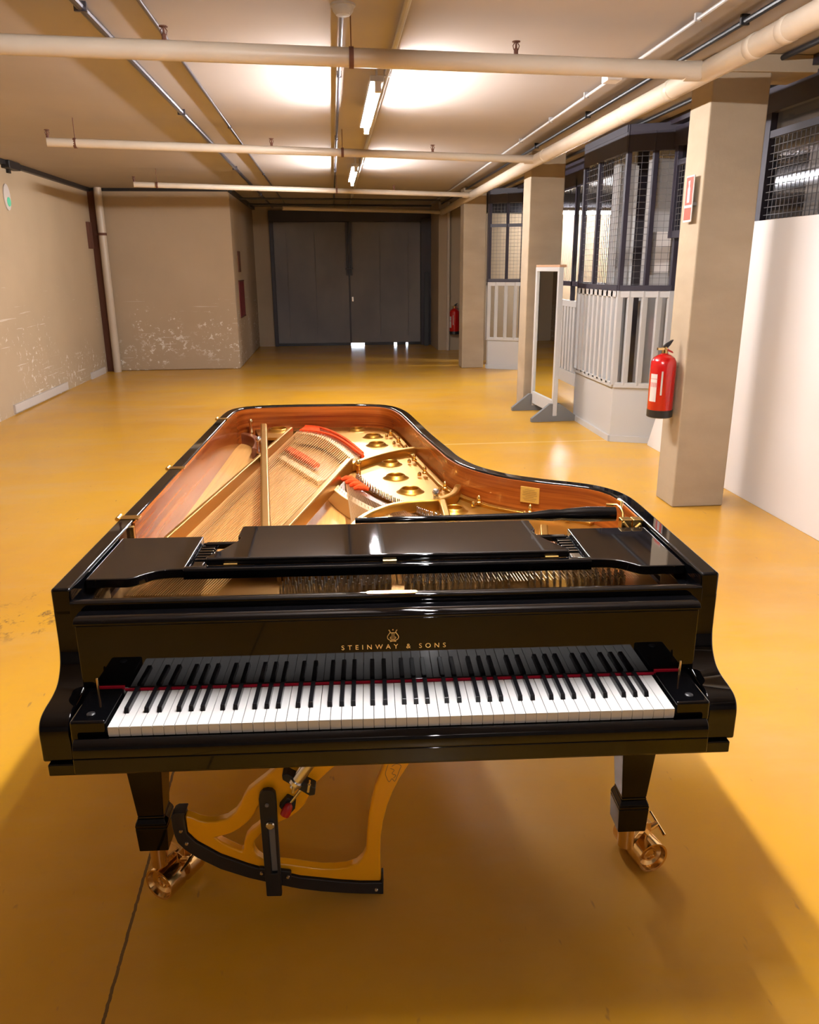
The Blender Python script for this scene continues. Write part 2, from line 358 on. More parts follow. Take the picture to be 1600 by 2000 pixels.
obj('tube', MB().tube([(-0.75, 0, 2.52), (0.75, 0, 2.52)], 0.02, 10), 'tube', t)
obj('lamp_housing', MB().box(-0.85, 0.85, -0.12, 0.12, 2.55, 2.60), 'greyplastic', t)
for e_ in ([(-0.6, 0, 2.6), (-0.6, 0, 2.87)], [(0.6, 0, 2.6), (0.6, 0, 2.87)]): obj('hanger', MB().tube(e_, 0.006, 6), 'black', t)
t = thing('fluorescent_lamp', 'lit tube lamp in the side room, above the edge of the white board', 'lamp', (5.0, 5.2, 0), 0, None)
obj('tube', MB().tube([(0, -0.4, 2.02), (0, 0.4, 2.02)], 0.016, 10), 'tube', t)
obj('lamp_housing', MB().box(-0.09, 0.09, -0.65, 0.65, 2.05, 2.10), 'greyplastic', t)
for e_ in ([(0, -0.6, 2.10), (0, -0.6, 2.87)], [(0, 0.6, 2.10), (0, 0.6, 2.87)]): obj('hanger', MB().tube(e_, 0.006, 6), 'black', t)

# ================================================================ PIPES AND CONDUITS
sp = thing('sprinkler_pipe', 'cream painted sprinkler pipe with four cross branches under the ceiling', 'pipe', (2.03, 0, 2.70))
obj('main_pipe', MB().tube([(0, -3.0, 0), (0, 3.3, 0), (0.0, 7.1, 0), (0.06, 12.0, 0), (0.12, 15.1, 0)], 0.058, 18), 'pipe', sp)
for y in (2.45, 2.75, 3.75, 4.55, 6.75):
    cp = MB().lathe([(0.0585, -0.032), (0.0612, -0.028), (0.0612, 0.028), (0.0585, 0.032)], 18, T(0, y, 0) @ Matrix.Rotation(math.pi/2, 4, 'X'))
    obj('coupling', cp, 'pipe', sp)
def branch(x0, y0, x1, y1, r, heads):
    b = obj('branch_pipe', MB().tube([(x0-2.03, y0, 0), (x1-2.03, y1, 0)], r, 14).lathe([(r, -0.05), (r+0.007, -0.045), (r+0.007, 0.045), (r, 0.05)], 14, T(x1-2.03-0.09, y1, 0) @ Matrix.Rotation(math.pi/2, 4, 'Y')), 'pipe', sp)
    for hx in heads:
        k = (hx-x0)/(x1-x0); hy = y0+(y1-y0)*k; q = T(hx-2.03, hy, 0)
        h = MB().lathe([(0.012, r-0.005), (0.012, r+0.022), (0.006, r+0.03), (0.005, r+0.055), (0.022, r+0.057), (0.022, r+0.061), (0, r+0.062)], 10, q)
        for s_ in (-1, 1): h.tube([q @ Vector((0.011*s_, 0, r+0.02)), q @ Vector((0.017*s_, 0, r+0.04)), q @ Vector((0.006*s_, 0, r+0.056))], 0.003, 5)
        obj('sprinkler_head', h, 'rust', sp)
branch(-2.60, 2.90, 2.03, 3.275, 0.046, (-0.885, 0.92))
branch(-2.47, 6.14, 2.03, 7.07, 0.036, (-2.46, -0.60, 0.93))
branch(-2.58, 9.75, 2.06, 11.18, 0.034, (-2.57, 0.86))
branch(-0.92, 14.0, 2.12, 15.0, 0.036, ())
for x, y, r in ((0.04, 3.115, 0.046), (-2.25, 6.19, 0.036), (0.05, 6.65, 0.036), (-2.3, 9.83, 0.034), (0.03, 10.55, 0.034)):
    hg = MB().tube([(x-2.03, y, r), (x-2.03, y, 0.2)], 0.0035, 6)
    hg.lathe([(r+0.001, -0.012), (r+0.006, -0.012), (r+0.006, 0.012), (r+0.001, 0.012)], 14, T(x-2.03, y, 0) @ Matrix.Rotation(math.pi/2, 4, 'Y'))
    obj('pipe_hanger', hg, 'rust', sp)

def conduit(name, label, x0, y0, x1, y1, z, r, m='conduit', clips=()):
    t = thing(name, label, 'conduit', (x0, y0, z))
    d = Vector((x1-x0, y1-y0, 0)); obj('conduit_tube', MB().tube([(0,0,0), tuple(d)], r, 10), m, t)
    for k in clips:
        p = d*k; obj('clip', MB().box(p.x-r*1.5, p.x+r*1.5, p.y-0.009, p.y+0.009, -r*1.1, ZC-z), m, t)
conduit('conduit', 'thicker grey steel conduit running along the left half of the ceiling', -1.27, 1.2, -1.255, 16.4, 2.879, 0.020, clips=(0.12, 0.3, 0.55, 0.8))
conduit('conduit', 'thin steel conduit just right of the thicker one on the ceiling', -0.975, 1.2, -0.955, 16.4, 2.8885, 0.0105, clips=(0.1, 0.35, 0.6, 0.85))
conduit('conduit', 'thin steel conduit from the smoke detector, left of the lamps', -0.006, 3.02, 0.02, 16.4, 2.872, 0.0105, clips=(0.1, 0.3, 0.5, 0.8))
conduit('conduit', 'pale trunking that carries the tube lamps along the ceiling', 0.300, 1.2, 0.335, 16.4, 2.865, 0.017, 'greyplastic', clips=(0.2, 0.5, 0.8))
conduit('conduit', 'thin grey conduit beside the white junction box, left of the big pipe', 1.80, 1.2, 1.96, 16.0, 2.872, 0.011, 'lightsteel', clips=(0.12, 0.19, 0.25, 0.32, 0.4, 0.5))
conduit('conduit', 'dark cable bundle between the thin conduit and the big cream pipe', 2.06, 1.2, 2.16, 16.0, 2.866, 0.015, 'black', clips=(0.12, 0.2, 0.3, 0.42))
conduit('conduit', 'dark cable along the ceiling above the glazed partition', 2.70, 1.2, 2.72, 16.0, 2.878, 0.016, 'black', clips=(0.2, 0.4))
cc = MB()
for y in (13.2, 14.5): cc.tube([(-1.6, y, 2.80), (1.9, y+0.3, 2.80)], 0.016, 8)
tag(obj('cable_run', cc, 'black'), 'dark cables crossing the ceiling in front of the far door', 'cable')
jb = thing('junction_box', 'small white junction box on the thin conduit near the first cross pipe', 'junction box', (1.735, 4.02, 2.84))
obj('box_body', MB().box(-0.05, 0.05, -0.06, 0.06, -0.05, 0.06), 'labelwhite', jb, bevel=0.008); obj('gland', MB().tube([(0, -0.06, 0.01), (0, -0.085, 0.01)], 0.015, 10), 'labelwhite', jb)
sd = thing('smoke_detector', 'round white smoke detector on the ceiling near the top edge', 'smoke detector', (0.0, 2.97, ZC))
obj('detector_body', MB().lathe([(0, -0.05), (0.035, -0.048), (0.05, -0.03), (0.055, -0.012), (0.062, -0.01), (0.062, 0)], 24), 'greyplastic', sd); obj('indicator', MB().lathe([(0, -0.052), (0.006, -0.048), (0.007, -0.04)], 8, T(0.028, -0.02, 0.004)), 'labelwhite', sd)
vp = thing('drain_pipe', 'upright cream pipe in the far left corner of the hall', 'pipe', (-3.73, 12.40, 0))
obj('pipe_tube', MB().tube([(0, 0, 0), (0, 0, 2.9)], 0.062, 16), 'pipe', vp); obj('pipe_clip', MB().lathe([(0.063, -0.02), (0.07, -0.02), (0.07, 0.02), (0.063, 0.02)], 16, T(0, 0, 2.2)).box(-0.12, -0.05, 0.0, 0.04, 2.18, 2.22), 'rust', vp)
vp = thing('drain_pipe', 'thin upright pipe on the far wall above the distant fire extinguisher', 'pipe', (2.30, 15.16, 0))
obj('pipe_tube', MB().tube([(0, 0, 0.0), (0, 0, 2.9)], 0.035, 14), 'pipe', vp); obj('pipe_clip', MB().lathe([(0.036, -0.02), (0.042, -0.02), (0.042, 0.02), (0.036, 0.02)], 14, T(0, 0, 1.1)), 'pipe', vp)
tag(obj('wall_bracket', MB().box(-3.92, -3.88, 12.22, 12.40, 1.98, 2.38), 'rust', bevel=0.004), 'rusty brown bracket on the left wall beside the corner pipe', 'bracket')
es = thing('wall_sign', 'small pale oval sign with a green spot on the left wall', 'sign', (-3.918, 9.05, 2.49)); q = Matrix.Rotation(math.pi/2, 4, 'Y')
obj('sign_plate', MB().lathe([(0.10, 0), (0.10, 0.012), (0, 0.014)], 24, q @ Matrix.Scale(1.5, 4, (1, 0, 0))), 'labelwhite', es); obj('green_spot', MB().lathe([(0.055, 0.012), (0.05, 0.02), (0, 0.021)], 18, T(0, 0.02, -0.05) @ q), 'signgreen', es)
cb = thing('security_camera', 'small black camera housing high on the left wall at the frame edge', 'camera', (-3.92, 9.2, 2.87))
obj('camera_body', MB().box(0, 0.10, -0.18, 0.18, -0.06, 0.03), 'black', cb, bevel=0.01); obj('bracket', MB().box(0, 0.03, -0.04, 0.04, -0.1, -0.05), 'black', cb)
rs = thing('wall_sign', 'dark red upright sign on the side wall of the projecting block', 'sign', (-1.70, 13.5, 1.14))
obj('sign_plate', MB().box(0, 0.012, -0.40, 0.40, -0.30, 0.30), mat('dark_red_panel', (0.16, 0.012, 0.016), 0.5), rs, bevel=0.003); obj('sign_border', MB().box(0.0, 0.016, -0.42, 0.42, 0.30, 0.32).box(0, 0.016, -0.42, 0.42, -0.32, -0.30), 'rust', rs)
tag(obj('wall_plate', MB().box(-1.70, -1.68, 13.2, 13.5, 1.60, 1.95), 'rust', bevel=0.003), 'small rusty plate above the dark red sign on the block wall', 'plate')

# ================================================================ FIRE EXTINGUISHERS AND SIGN
def extinguisher(x, y, z, label, s=1.0, rz=0.0):
    t = thing('fire_extinguisher', label, 'fire extinguisher', (x, y, z), rz); R = 0.083*s; H = 0.34*s
    obj('cylinder', MB().lathe([(R*0.97, 0.05*s), (R, 0.055*s), (R, H), (R*0.97, H+0.025*s), (R*0.82, H+0.05*s), (R*0.5, H+0.068*s), (R*0.28, H+0.074*s), (R*0.28, H+0.08*s)], 28), 'redpaint', t)
    obj('base_ring', MB().lathe([(R*0.9, 0), (R*1.01, 0.006*s), (R*1.01, 0.052*s), (R*0.97, 0.052*s)], 28), 'black', t)
    obj('valve', MB().lathe([(0.02*s, H+0.078*s), (0.02*s, H+0.10*s), (0.014*s, H+0.105*s), (0.014*s, H+0.12*s), (0, H+0.12*s)], 12).box(-0.05*s, 0.012*s, -0.012*s, 0.012*s, H+0.10*s, H+0.115*s), 'oldbrass', t)
    obj('lever', MB().prism([(-0.012*s, H+0.112*s), (0.012*s, H+0.112*s), (0.03*s, H+0.13*s), (0.05*s, H+0.165*s), (0.035*s, H+0.158*s), (0.005*s, H+0.14*s), (-0.014*s, H+0.122*s)], -0.01*s, 0.01*s, 'y'), 'black', t)
    obj('carry_handle', MB().prism([(-0.008*s, H+0.098*s), (0.016*s, H+0.108*s), (0.05*s, H+0.09*s), (0.055*s, H+0.078*s), (0.02*s, H+0.092*s)], -0.009*s, 0.009*s, 'y'), 'redplastic', t)
    a0, a1 = math.radians(188), math.radians(262)
    def wrap(b0, b1, z0, z1, k=8):
        m_ = MB(); vs = []
        for i in range(k+1):
            a = b0+(b1-b0)*i/k; vs += [(math.cos(a)*(R+0.0008), math.sin(a)*(R+0.0008), z0), (math.cos(a)*(R+0.0008), math.sin(a)*(R+0.0008), z1)]
        m_.add(vs, [(2*i, 2*i+2, 2*i+3, 2*i+1) for i in range(k)]); return m_
    lb = obj('label', wrap(a0, a0+0.9*(a1-a0)*0.55, 0.11*s, 0.29*s), 'labelwhite', t)
    obj('label_band', wrap(a0+0.02, a0+0.7, 0.205*s, 0.235*s).add(*(lambda q: (q.v, q.f))(wrap(a0+0.02, a0+0.7, 0.255*s, 0.262*s))), 'redplastic', lb)
    obj('label', wrap(a1-0.35, a1-0.22, 0.155*s, 0.31*s, 3), 'labelwhite', t)
    obj('hook', MB().box(R*0.9, R*1.25, -0.015*s, 0.015*s, H*0.95, H*1.05), 'steel', t)
    return t
extinguisher(2.182, 3.87, 0.640, 'large red fire extinguisher hung on the left side of the nearest pillar', 1.06)
extinguisher(2.42, 15.08, 0.33, 'distant red fire extinguisher low on the far wall beside the third pillar', 1.25)
fs = thing('safety_sign', 'red and white fire equipment sign high on the left side of the nearest pillar', 'sign', (2.252, 3.862, 1.937))
obj('sign_plate', MB().box(-0.003, 0.003, -0.060, 0.060, 0, 0.285), 'labelwhite', fs, bevel=0.001)
obj('sign_bracket', MB().box(0.003, 0.034, -0.05, 0.05, 0.10, 0.12), 'greysteel', fs)
obj('red_field', MB().box(-0.005, -0.0028, -0.050, 0.050, 0.105, 0.275), 'sign', fs)
obj('red_field', MB().box(-0.005, -0.0028, -0.050, 0.050, 0.012, 0.088), 'sign', fs)
obj('pictogram', MB().prism([(-0.018, 0.12), (0.018, 0.12), (0.018, 0.205), (0.008, 0.22), (0.016, 0.25), (-0.008, 0.255), (-0.008, 0.22), (-0.018, 0.205)], -0.0062, -0.0045, 'x'), 'labelwhite', fs)

# ================================================================ RIGHT-HAND PARTITION
wb = MB().prism([(-4.5, 0.0), (5.78, 0.0), (4.75, 1.96), (-4.5, 1.96)], 2.90, 2.935, 'x')
tag(obj('white_board', wb, 'white', bevel=0.003), 'tall plain white board standing along the right behind the nearest pillar', 'board')

def bay(name, label, xl, yl0, xr, yr, ybk, ztop, zlow, cz, mid_rail=False):
    """glazed bay: a face along the hall from (xl, ybk) to (xl, yl0), then a slanted face to (xr, yr)"""
    t = tag(thing(name, label, 'partition', (0, 0, 0)), kind='structure')
    A, B, C = Vector((xl, ybk, 0)), Vector((xl, yl0, 0)), Vector((xr, yr, 0)); up = Vector((0,0,1))
    lo = MB()
    for p, q in ((A, B), (B, C)):
        d = (q-p).normalized(); n = Vector((d.y, -d.x, 0)) if False else Vector((-d.y, d.x, 0))
        a, b = p, q
        lo.hexa([a, b, b+n*0.03, a+n*0.03], [v+up*zlow for v in (a, b, b+n*0.03, a+n*0.03)])
    obj('lower_panel', lo, 'whitesteel', t, bevel=0.004)
    obj('plinth', MB().bar(A+up*0.03-Vector((0.008,0,0)), B+up*0.03-Vector((0.008,0,0)), 0.02, 0.06).bar(B+up*0.03-Vector((0,0.008,0)), C+up*0.03-Vector((0,0.008,0)), 0.02, 0.06), 'whitesteel', t)
    tr = MB(); 
    for p, q in ((A, B), (B, C)):
        tr.bar(p+up*(ztop-0.03), q+up*(ztop-0.03), 0.05, 0.06); tr.bar(p+up*zlow, q+up*zlow, 0.05, 0.05)
    obj('rail', tr, 'whitesteel', t, bevel=0.004)
    n1 = max(3, int((A-B).length/0.13))
    for i in range(n1+1):
        p = A.lerp(B, i/n1); obj('bar', MB().box(p.x-0.025, p.x+0.03, p.y-0.028, p.y+0.028, zlow, ztop), 'whitesteel', t, bevel=0.004)
    for k in (0.22, 0.5, 0.78, 1.0):
        p = B.lerp(C, k); obj('bar', MB().box(p.x-0.025, p.x+0.025, p.y-0.025, p.y+0.025, zlow, ztop), 'whitesteel', t, bevel=0.004)
    gz = MB()
    for p, q in ((A, B), (B, C)): gz.add([p+up*zlow, q+up*zlow, q+up*ztop, p+up*ztop], [(0,1,2,3)])
    obj('lower_glass', gz, 'glass', t)
    fr = MB()
    for p, q in ((A, B), (B, C)):
        fr.bar(p+up*(ztop+0.025), q+up*(ztop+0.025), 0.06, 0.05)
        if mid_rail: fr.bar(p+up*(2.30), q+up*(2.30), 0.04, 0.05)
        fr.bar(p+up*(cz-0.03), q+up*(cz-0.03), 0.06, 0.06)
        fr.bar(p+up*(2.72), q+up*(2.72), 0.05, 0.16)
    obj('dark_frame', fr, 'violet', t)
    for p in (A, A.lerp(B, 0.38), B, B.lerp(C, 0.5), C):
        obj('upright', MB().box(p.x-0.022, p.x+0.022, p.y-0.022, p.y+0.022, ztop, cz), 'violet', t, bevel=0.003)
    ms = MB()
    for p, q in ((A, B), (B, C)):
        L = (q-p).length; n = int(L/0.055)
        for i in range(1, n):
            a = p.lerp(q, i/n); ms.bar(a+up*(ztop+0.05), a+up*(2.64), 0.003, 0.003, up=(0.3, 0.7, 0))
        for i in range(int((2.64-ztop)/0.055)):
            z = ztop+0.06+0.055*i; ms.bar(p+up*z, q+up*z, 0.003, 0.003)
    o = obj('wire_mesh', ms, 'meshwire', t, smooth=False)
    return t
bay('bay_partition', 'white lower panels with dark wire-mesh glazing above, between the first and second pillar', 2.60, 6.00, 3.03, 5.83, 7.24, 1.44, 0.56, 2.86)
bay('bay_partition', 'distant white panelled bay with dark glazing, between the second and third pillar', 2.52, 11.98, 3.04, 11.72, 12.09, 1.42, 0.50, 2.86, True)
# recessed gate between the first bay and the second pillar
gt = tag(thing('partition_gate', 'recessed white barred gate behind the standing mirror', 'gate', (3.0, 0, 0)), kind='structure')
obj('gate_frame', MB().box(-0.02, 0.02, 7.26, 10.6, 1.16, 1.24).box(-0.02, 0.02, 7.26, 10.6, 0.18, 0.34), 'whitesteel', gt, bevel=0.004)
for i in range(24):
    y = 7.35+i*0.135; obj('bar', MB().box(-0.012, 0.02, y-0.042, y+0.042, 0.34, 1.16), 'whitesteel', gt, bevel=0.006)
obj('dark_frame', MB().box(-0.025, 0.025, 7.26, 11.7, 1.42, 1.48).box(-0.025, 0.025, 7.26, 11.7, 2.60, 2.86).box(-0.025, 0.025, 8.80, 8.85, 1.24, 2.7).box(-0.025, 0.025, 10.2, 10.25, 1.24, 2.7).box(-0.02, 0.45, 7.24, 7.27, 0, 2.86), 'violet', gt)
ms = MB()
for i in range(70): y = 7.3+i*0.062; ms.box(-0.0022, 0.0022, y-0.0022, y+0.0022, 1.48, 2.60)
obj('wire_mesh', ms, 'meshwire', gt, smooth=False)
# glazing above the white board and right of the nearest pillar
gl = tag(thing('glazed_partition', 'dark framed wire-mesh glazing above the white board at the right edge', 'partition', (2.97, 0, 0)), kind='structure')
obj('dark_frame', MB().box(-0.03, 0.03, -4.5, 5.83, 2.66, 2.82).box(-0.02, 0.02, -4.5, 5.83, 2.50, 2.545).box(-0.02, 0.02, -4.5, 5.83, 1.90, 1.96), 'violet', gl)
for y in (5.78, 4.90, 4.26, 3.2, 1.9, 0.5): obj('upright', MB().box(-0.025, 0.025, y-0.035, y+0.035, 1.90, 2.82), 'violet', gl, bevel=0.003)
ms = MB()
for i in range(70): y = 2.2+i*0.052; ms.box(-0.0022, 0.0022, y-0.0022, y+0.0022, 1.9, 2.52)
for i in range(13): z = 1.9+i*0.05; ms.box(-0.0022, 0.0022, 2.2, 5.8, z-0.0022, z+0.0022)
obj('wire_mesh', ms, 'meshwire', gl, smooth=False)
struct(obj('glass_panel', MB().box(2.985, 2.99, -4.5, 5.8, 1.96, 2.66), 'glass', smooth=False))
struct(obj('beam', MB().box(2.90, 3.06, -6.0, 13.2, 2.84, ZC-0.002), 'violet', smooth=False))
# things inside the side room
def upright(x, y, w_, d_, label):
    t = thing('steel_upright', label, 'post', (x, y, 0)); p = MB()
    p.box(-w_/2, w_/2, -d_/2, d_/2, 0, 2.78); obj('post', p, 'lightsteel', t, bevel=0.004)
    e = MB()
    for s_ in (-1, 1): e.box(s_*w_/2-0.012, s_*w_/2+0.012, -d_/2-0.012, -d_/2+0.01, 0, 2.6)
    obj('edge_strip', e, 'whitesteel', t)
    cl = MB().box(-w_*0.42, w_*0.42, -d_/2-0.02, -d_/2, 2.62, 2.76); obj('head_plate', cl, 'whitesteel', t, bevel=0.006)
upright(2.845, 6.75, 0.175, 0.18, 'pale grey steel post behind the mesh, left of the two tall posts')
upright(3.06, 6.30, 0.24, 0.18, 'pale grey steel post behind the mesh, close to the nearest pillar')
upright(3.35, 12.6, 0.30, 0.22, 'grey post seen through the glazing beyond the second pillar')
lv = thing('louvre_window', 'grey framed window with dark louvres in the side room beyond the white board', 'window', (4.05, 0, 0))
obj('frame', MB().box(-0.03, 0.03, 3.6, 8.0, 2.62, 2.80).box(-0.03, 0.03, 3.6, 8.0, 1.86, 1.93), 'lightsteel', lv, bevel=0.004)
for y in (4.45, 5.40, 6.35, 7.3): obj('mullion', MB().box(-0.035, 0.035, y-0.11, y+0.11, 0, 2.80), 'lightsteel', lv, bevel=0.004)
for k, y0 in enumerate((4.57, 5.52, 6.47)):
    s_ = MB()
    for i in range(11): s_.bar((0.0, y0, 2.13+i*0.045), (0.0, y0+0.70, 2.13+i*0.045), 0.05, 0.006, up=(0.6, 0, 0.8))
    s_.box(0.03, 0.04, y0, y0+0.72, 2.08, 2.62); obj('louvre', s_, 'louvre', lv)
tag(obj('notice_sheet', MB().box(2.985, 3.125, 6.165, 6.172, 1.60, 1.97), 'labelwhite'), 'white notice sheet behind the mesh beside the nearest pillar', 'notice')
bx = thing('storage_box', 'low dark grey box under the barred gate behind the mirror', 'box', (3.30, 8.1, 0))
obj('box_body', MB().hexa([(-0.25,-0.5,0.02),(0.2,-0.5,0.02),(0.2,0.6,0.02),(-0.25,0.6,0.02)], [(-0.15,-0.5,0.30),(0.2,-0.5,0.30),(0.2,0.6,0.30),(-0.15,0.6,0.30)]), 'greysteel', bx, bevel=0.01); obj('skid', MB().box(-0.27, 0.2, -0.45, -0.38, 0, 0.025).box(-0.27, 0.2, 0.4, 0.47, 0, 0.025), 'timber', bx)

# ================================================================ STANDING MIRROR
mr = thing('standing_mirror', 'tall white framed mirror on two grey feet beside the second pillar', 'mirror', (2.31, 7.47, 0), 0.07)
y0, y1, z0, z1 = -0.38, 0.41, 0.09, 1.655
obj('frame', MB().box(-0.018, 0.034, y0, y0+0.05, z0-0.03, z1).box(-0.018, 0.034, y1-0.05, y1, z0-0.03, z1).box(-0.018, 0.034, y0+0.05, y1-0.05, z1-0.045, z1).box(-0.018, 0.034, y0+0.05, y1-0.05, z0, z0+0.14), 'whitesteel', mr, bevel=0.004)
obj('mirror_glass', MB().box(0.0, 0.012, y0+0.045, y1-0.045, z0+0.13, z1-0.04), 'mirror', mr, smooth=False)
obj('back_board', MB().box(0.013, 0.03, y0+0.045, y1-0.045, z0+0.10, z1-0.04), 'timber', mr, smooth=False)
obj('top_strip', MB().box(-0.015, 0.065, y0, y1, z1, z1+0.025), 'timber', mr, bevel=0.003)
for yy in (y0-0.005, y1-0.045):
    obj('foot', MB().prism([(-0.26, 0.0), (0.27, 0.0), (0.27, 0.05), (0.06, 0.20), (0.036, 0.20), (0.036, 0.06), (-0.021, 0.06), (-0.021, 0.20), (-0.05, 0.20), (-0.26, 0.04)], yy, yy+0.05, 'y'), 'footgrey', mr, bevel=0.004)

# ================================================================ THE GRAND PIANO  (x right, y away from the player, z up; y = 0 at the fronts of the white keys)
P = thing('grand_piano', 'black lacquered concert grand piano without its lid, strings and gold plate open to view', 'piano', (0, 0, 0), -TH)
XR = 0.784
outer = [(-XR, 0.224), (-XR, 0.4), (-XR, 0.9), (-XR, 1.6), (-XR, 2.2), (-0.783, 2.50), (-0.766, 2.63), (-0.715, 2.705), (-0.62, 2.745), (-0.45, 2.762), (-0.20, 2.760), (-0.06, 2.745), (0.04, 2.705),
         (0.105, 2.62), (0.150, 2.47), (0.187, 2.22), (0.219, 1.98), (0.250, 1.78), (0.277, 1.62), (0.303, 1.47), (0.352, 1.33), (0.440, 1.208), (0.544, 1.130), (0.640, 1.078), (0.708, 1.030), (0.752, 0.970), (0.776, 0.90), (XR, 0.81), (XR, 0.60), (XR, 0.40), (XR, 0.224)]
oc = crom(outer, 7); ZT = 0.963
rim = MB().strip(oc, offset(oc, 0.045), 0.63, ZT)
obj('rim', rim, 'lacquer', P, bevel=0.007, seg=3)
obj('inner_rim', MB().strip([p for p, q in zip(offset(oc, 0.0448), oc) if q[1] > 0.66], [p for p, q in zip(offset(oc, 0.051), oc) if q[1] > 0.66], 0.74, 0.957), 'mahogany', P)
# arms with their scroll fronts
prof = crom([(0.224, 0.90), (0.224, 0.835), (0.221, 0.80), (0.210, 0.768), (0.185, 0.742), (0.150, 0.731), (0.110, 0.727), (0.082, 0.721), (0.065, 0.708), (0.058, 0.688), (0.058, 0.66)], 5)
for s in (-1, 1):
    lowp = [(0.42, 0.617), (0.42, 0.912), (0.224, 0.912)]+prof+[(0.058, 0.617)]
    m = MB().prism(lowp, s*0.716, s*(XR-0.0004), 'x')
    obj('arm', m, 'lacquer', P, bevel=0.005, seg=3, angle=30)
obj('key_bed', MB().box(-0.712, 0.712, 0.050, 0.62, 0.60, 0.690).box(-0.684, 0.684, -0.022, 0.054, 0.638, 0.6755).box(-0.770, 0.770, 0.047, 0.62, 0.588, 0.6168), 'lacquer', P, bevel=0.003, seg=3)
obj('key_slip', MB().prism([(0.045, 0.676), (-0.022, 0.676), (-0.0235, 0.692), (-0.0215, 0.702), (-0.016, 0.709), (-0.008, 0.7135), (-0.002, 0.7125), (-0.002, 0.70), (0.045, 0.70)], -0.682, 0.682, 'x'), 'lacquer', P, bevel=0.0015, angle=30)
for s in (-1, 1):
    cb_ = obj('key_block', MB().box(s*0.617, s*0.693, 0.006, 0.148, 0.70, 0.748), 'lacquer', P, bevel=0.006, seg=3)
    obj('screw_cap', MB().lathe([(0.009, 0.7475), (0.009, 0.750), (0.007, 0.7515), (0, 0.752)], 18, T(s*0.655, 0.035, 0)), 'black', cb_)
    obj('stop_pin', MB().lathe([(0.0030, 0.745), (0.0030, 0.782), (0.002, 0.785), (0, 0.785)], 12, T(s*0.668, 0.128, 0)), 'oldbrass', cb_)
    obj('felt_strip', MB().box(s*0.617, s*0.675, 0.1485, 0.1535, 0.742, 0.7502), 'darkredfelt', cb_)
obj('fallboard', MB().prism([(0.1545, 0.743), (0.1545, 0.901), (0.172, 0.901), (0.172, 0.743)], -0.712, 0.712, 'x'), 'lacquer', P, bevel=0.003)
obj('fallboard_lip', MB().prism(crom([(0.156, 0.900), (0.1520, 0.9025), (0.1525, 0.909), (0.157, 0.9145), (0.165, 0.917), (0.180, 0.9175), (0.196, 0.9175), (0.203, 0.915), (0.203, 0.900)], 3), -0.714, 0.714, 'x'), 'lacquer', P, bevel=0.0008, angle=30)
obj('name_rail_felt', MB().box(-0.617, 0.617, 0.1500, 0.1540, 0.7375, 0.7425), 'darkredfelt', P)
obj('stretcher', MB().prism(crom([(0.2045, 0.880), (0.2045, 0.928), (0.2065, 0.934), (0.2115, 0.9365), (0.222, 0.9365), (0.228, 0.9345), (0.230, 0.929), (0.230, 0.880)], 3), -0.737, 0.737, 'x'), 'lacquer', P, bevel=0.0008, angle=30)
sp_ = obj('lock_plate', MB().prism([(-0.052+0.006*math.cos(a)*(1 if abs(a) < 1.6 else 1), 0) for a in ()] or
          [(0.052*(1 if -90 <= a < 90 else -1)+0.0085*math.cos(math.radians(a)), 0.2175+0.0085*math.sin(math.radians(a))) for a in list(range(-90, 90, 15))+list(range(90, 270, 15))], 0.9362, 0.9382), 'brass', P)
obj('screw_cap', MB().lathe([(0.003, 0.9382), (0.003, 0.939), (0, 0.9392)], 10, T(-0.045, 0.2175, 0)).lathe([(0.003, 0.9382), (0.003, 0.939), (0, 0.9392)], 10, T(0.045, 0.2175, 0)), 'oldbrass', sp_)

# lettering and lyre emblem on the fallboard
def text(body, size, x, z, y, m, parent, space=1.0, name='lettering'):
    c = bpy.data.curves.new(name, 'FONT'); c.body = body; c.size = size; c.space_character = space; c.extrude = 0.0003; c.align_x = 'CENTER'; c.offset = 0.0
    o = bpy.data.objects.new(name, c); c.materials.append(M[m]); COL.objects.link(o); dg = bpy.context.evaluated_depsgraph_get(); me = bpy.data.meshes.new_from_object(o.evaluated_get(dg)); bpy.data.objects.remove(o)
    o = bpy.data.objects.new(name, me); COL.objects.link(o); o.parent = parent; o.location = (x, y, z); o.rotation_euler = (math.pi/2, 0, 0); return o
text('STEINWAY & SONS', 0.0165, 0.0015, 0.8235, 0.1538, 'goldleaf', P, 1.86)
ly = MB(); yy = 0.1538
for s in (-1, 1):
    ly.tube([(s*a, yy, 0.8425+b) for a, b in crom([(0.002, 0.001), (0.007, 0.0025), (0.0115, 0.006), (0.0128, 0.011), (0.0105, 0.016), (0.0075, 0.0205), (0.0065, 0.024), (0.0085, 0.0265)], 4)], 0.0009, 6)
    ly.tube([(s*a, yy, 0.8425+b) for a, b in crom([(0.0, 0.003), (0.004, 0.005), (0.0065, 0.008), (0.0055, 0.0105), (0.004, 0.0095)], 4)], 0.0007, 6)
    ly.lathe([(0.0012, -0.0005), (0.0012, 0.0005)], 8, T(s*0.0088, yy, 0.8425+0.0275) @ Matrix.Rotation(math.pi/2, 4, 'X'))
ly.tube([(-0.0072, yy, 0.8635), (0.0072, yy, 0.8635)], 0.0009, 6)
for x in (-0.0028, 0.0, 0.0028): ly.tube([(x, yy, 0.8455), (x, yy, 0.8635)], 0.0004, 5)
ly.lathe([(0.0014, -0.0005), (0.0014, 0.0005)], 8, T(0, yy, 0.8425+0.0285) @ Matrix.Rotation(math.pi/2, 4, 'X'))
ly.tube([(-0.007, yy, 0.8415), (0, yy, 0.8432), (0.007, yy, 0.8415)], 0.0010, 6)
obj('lyre_emblem', ly, 'goldleaf', P)

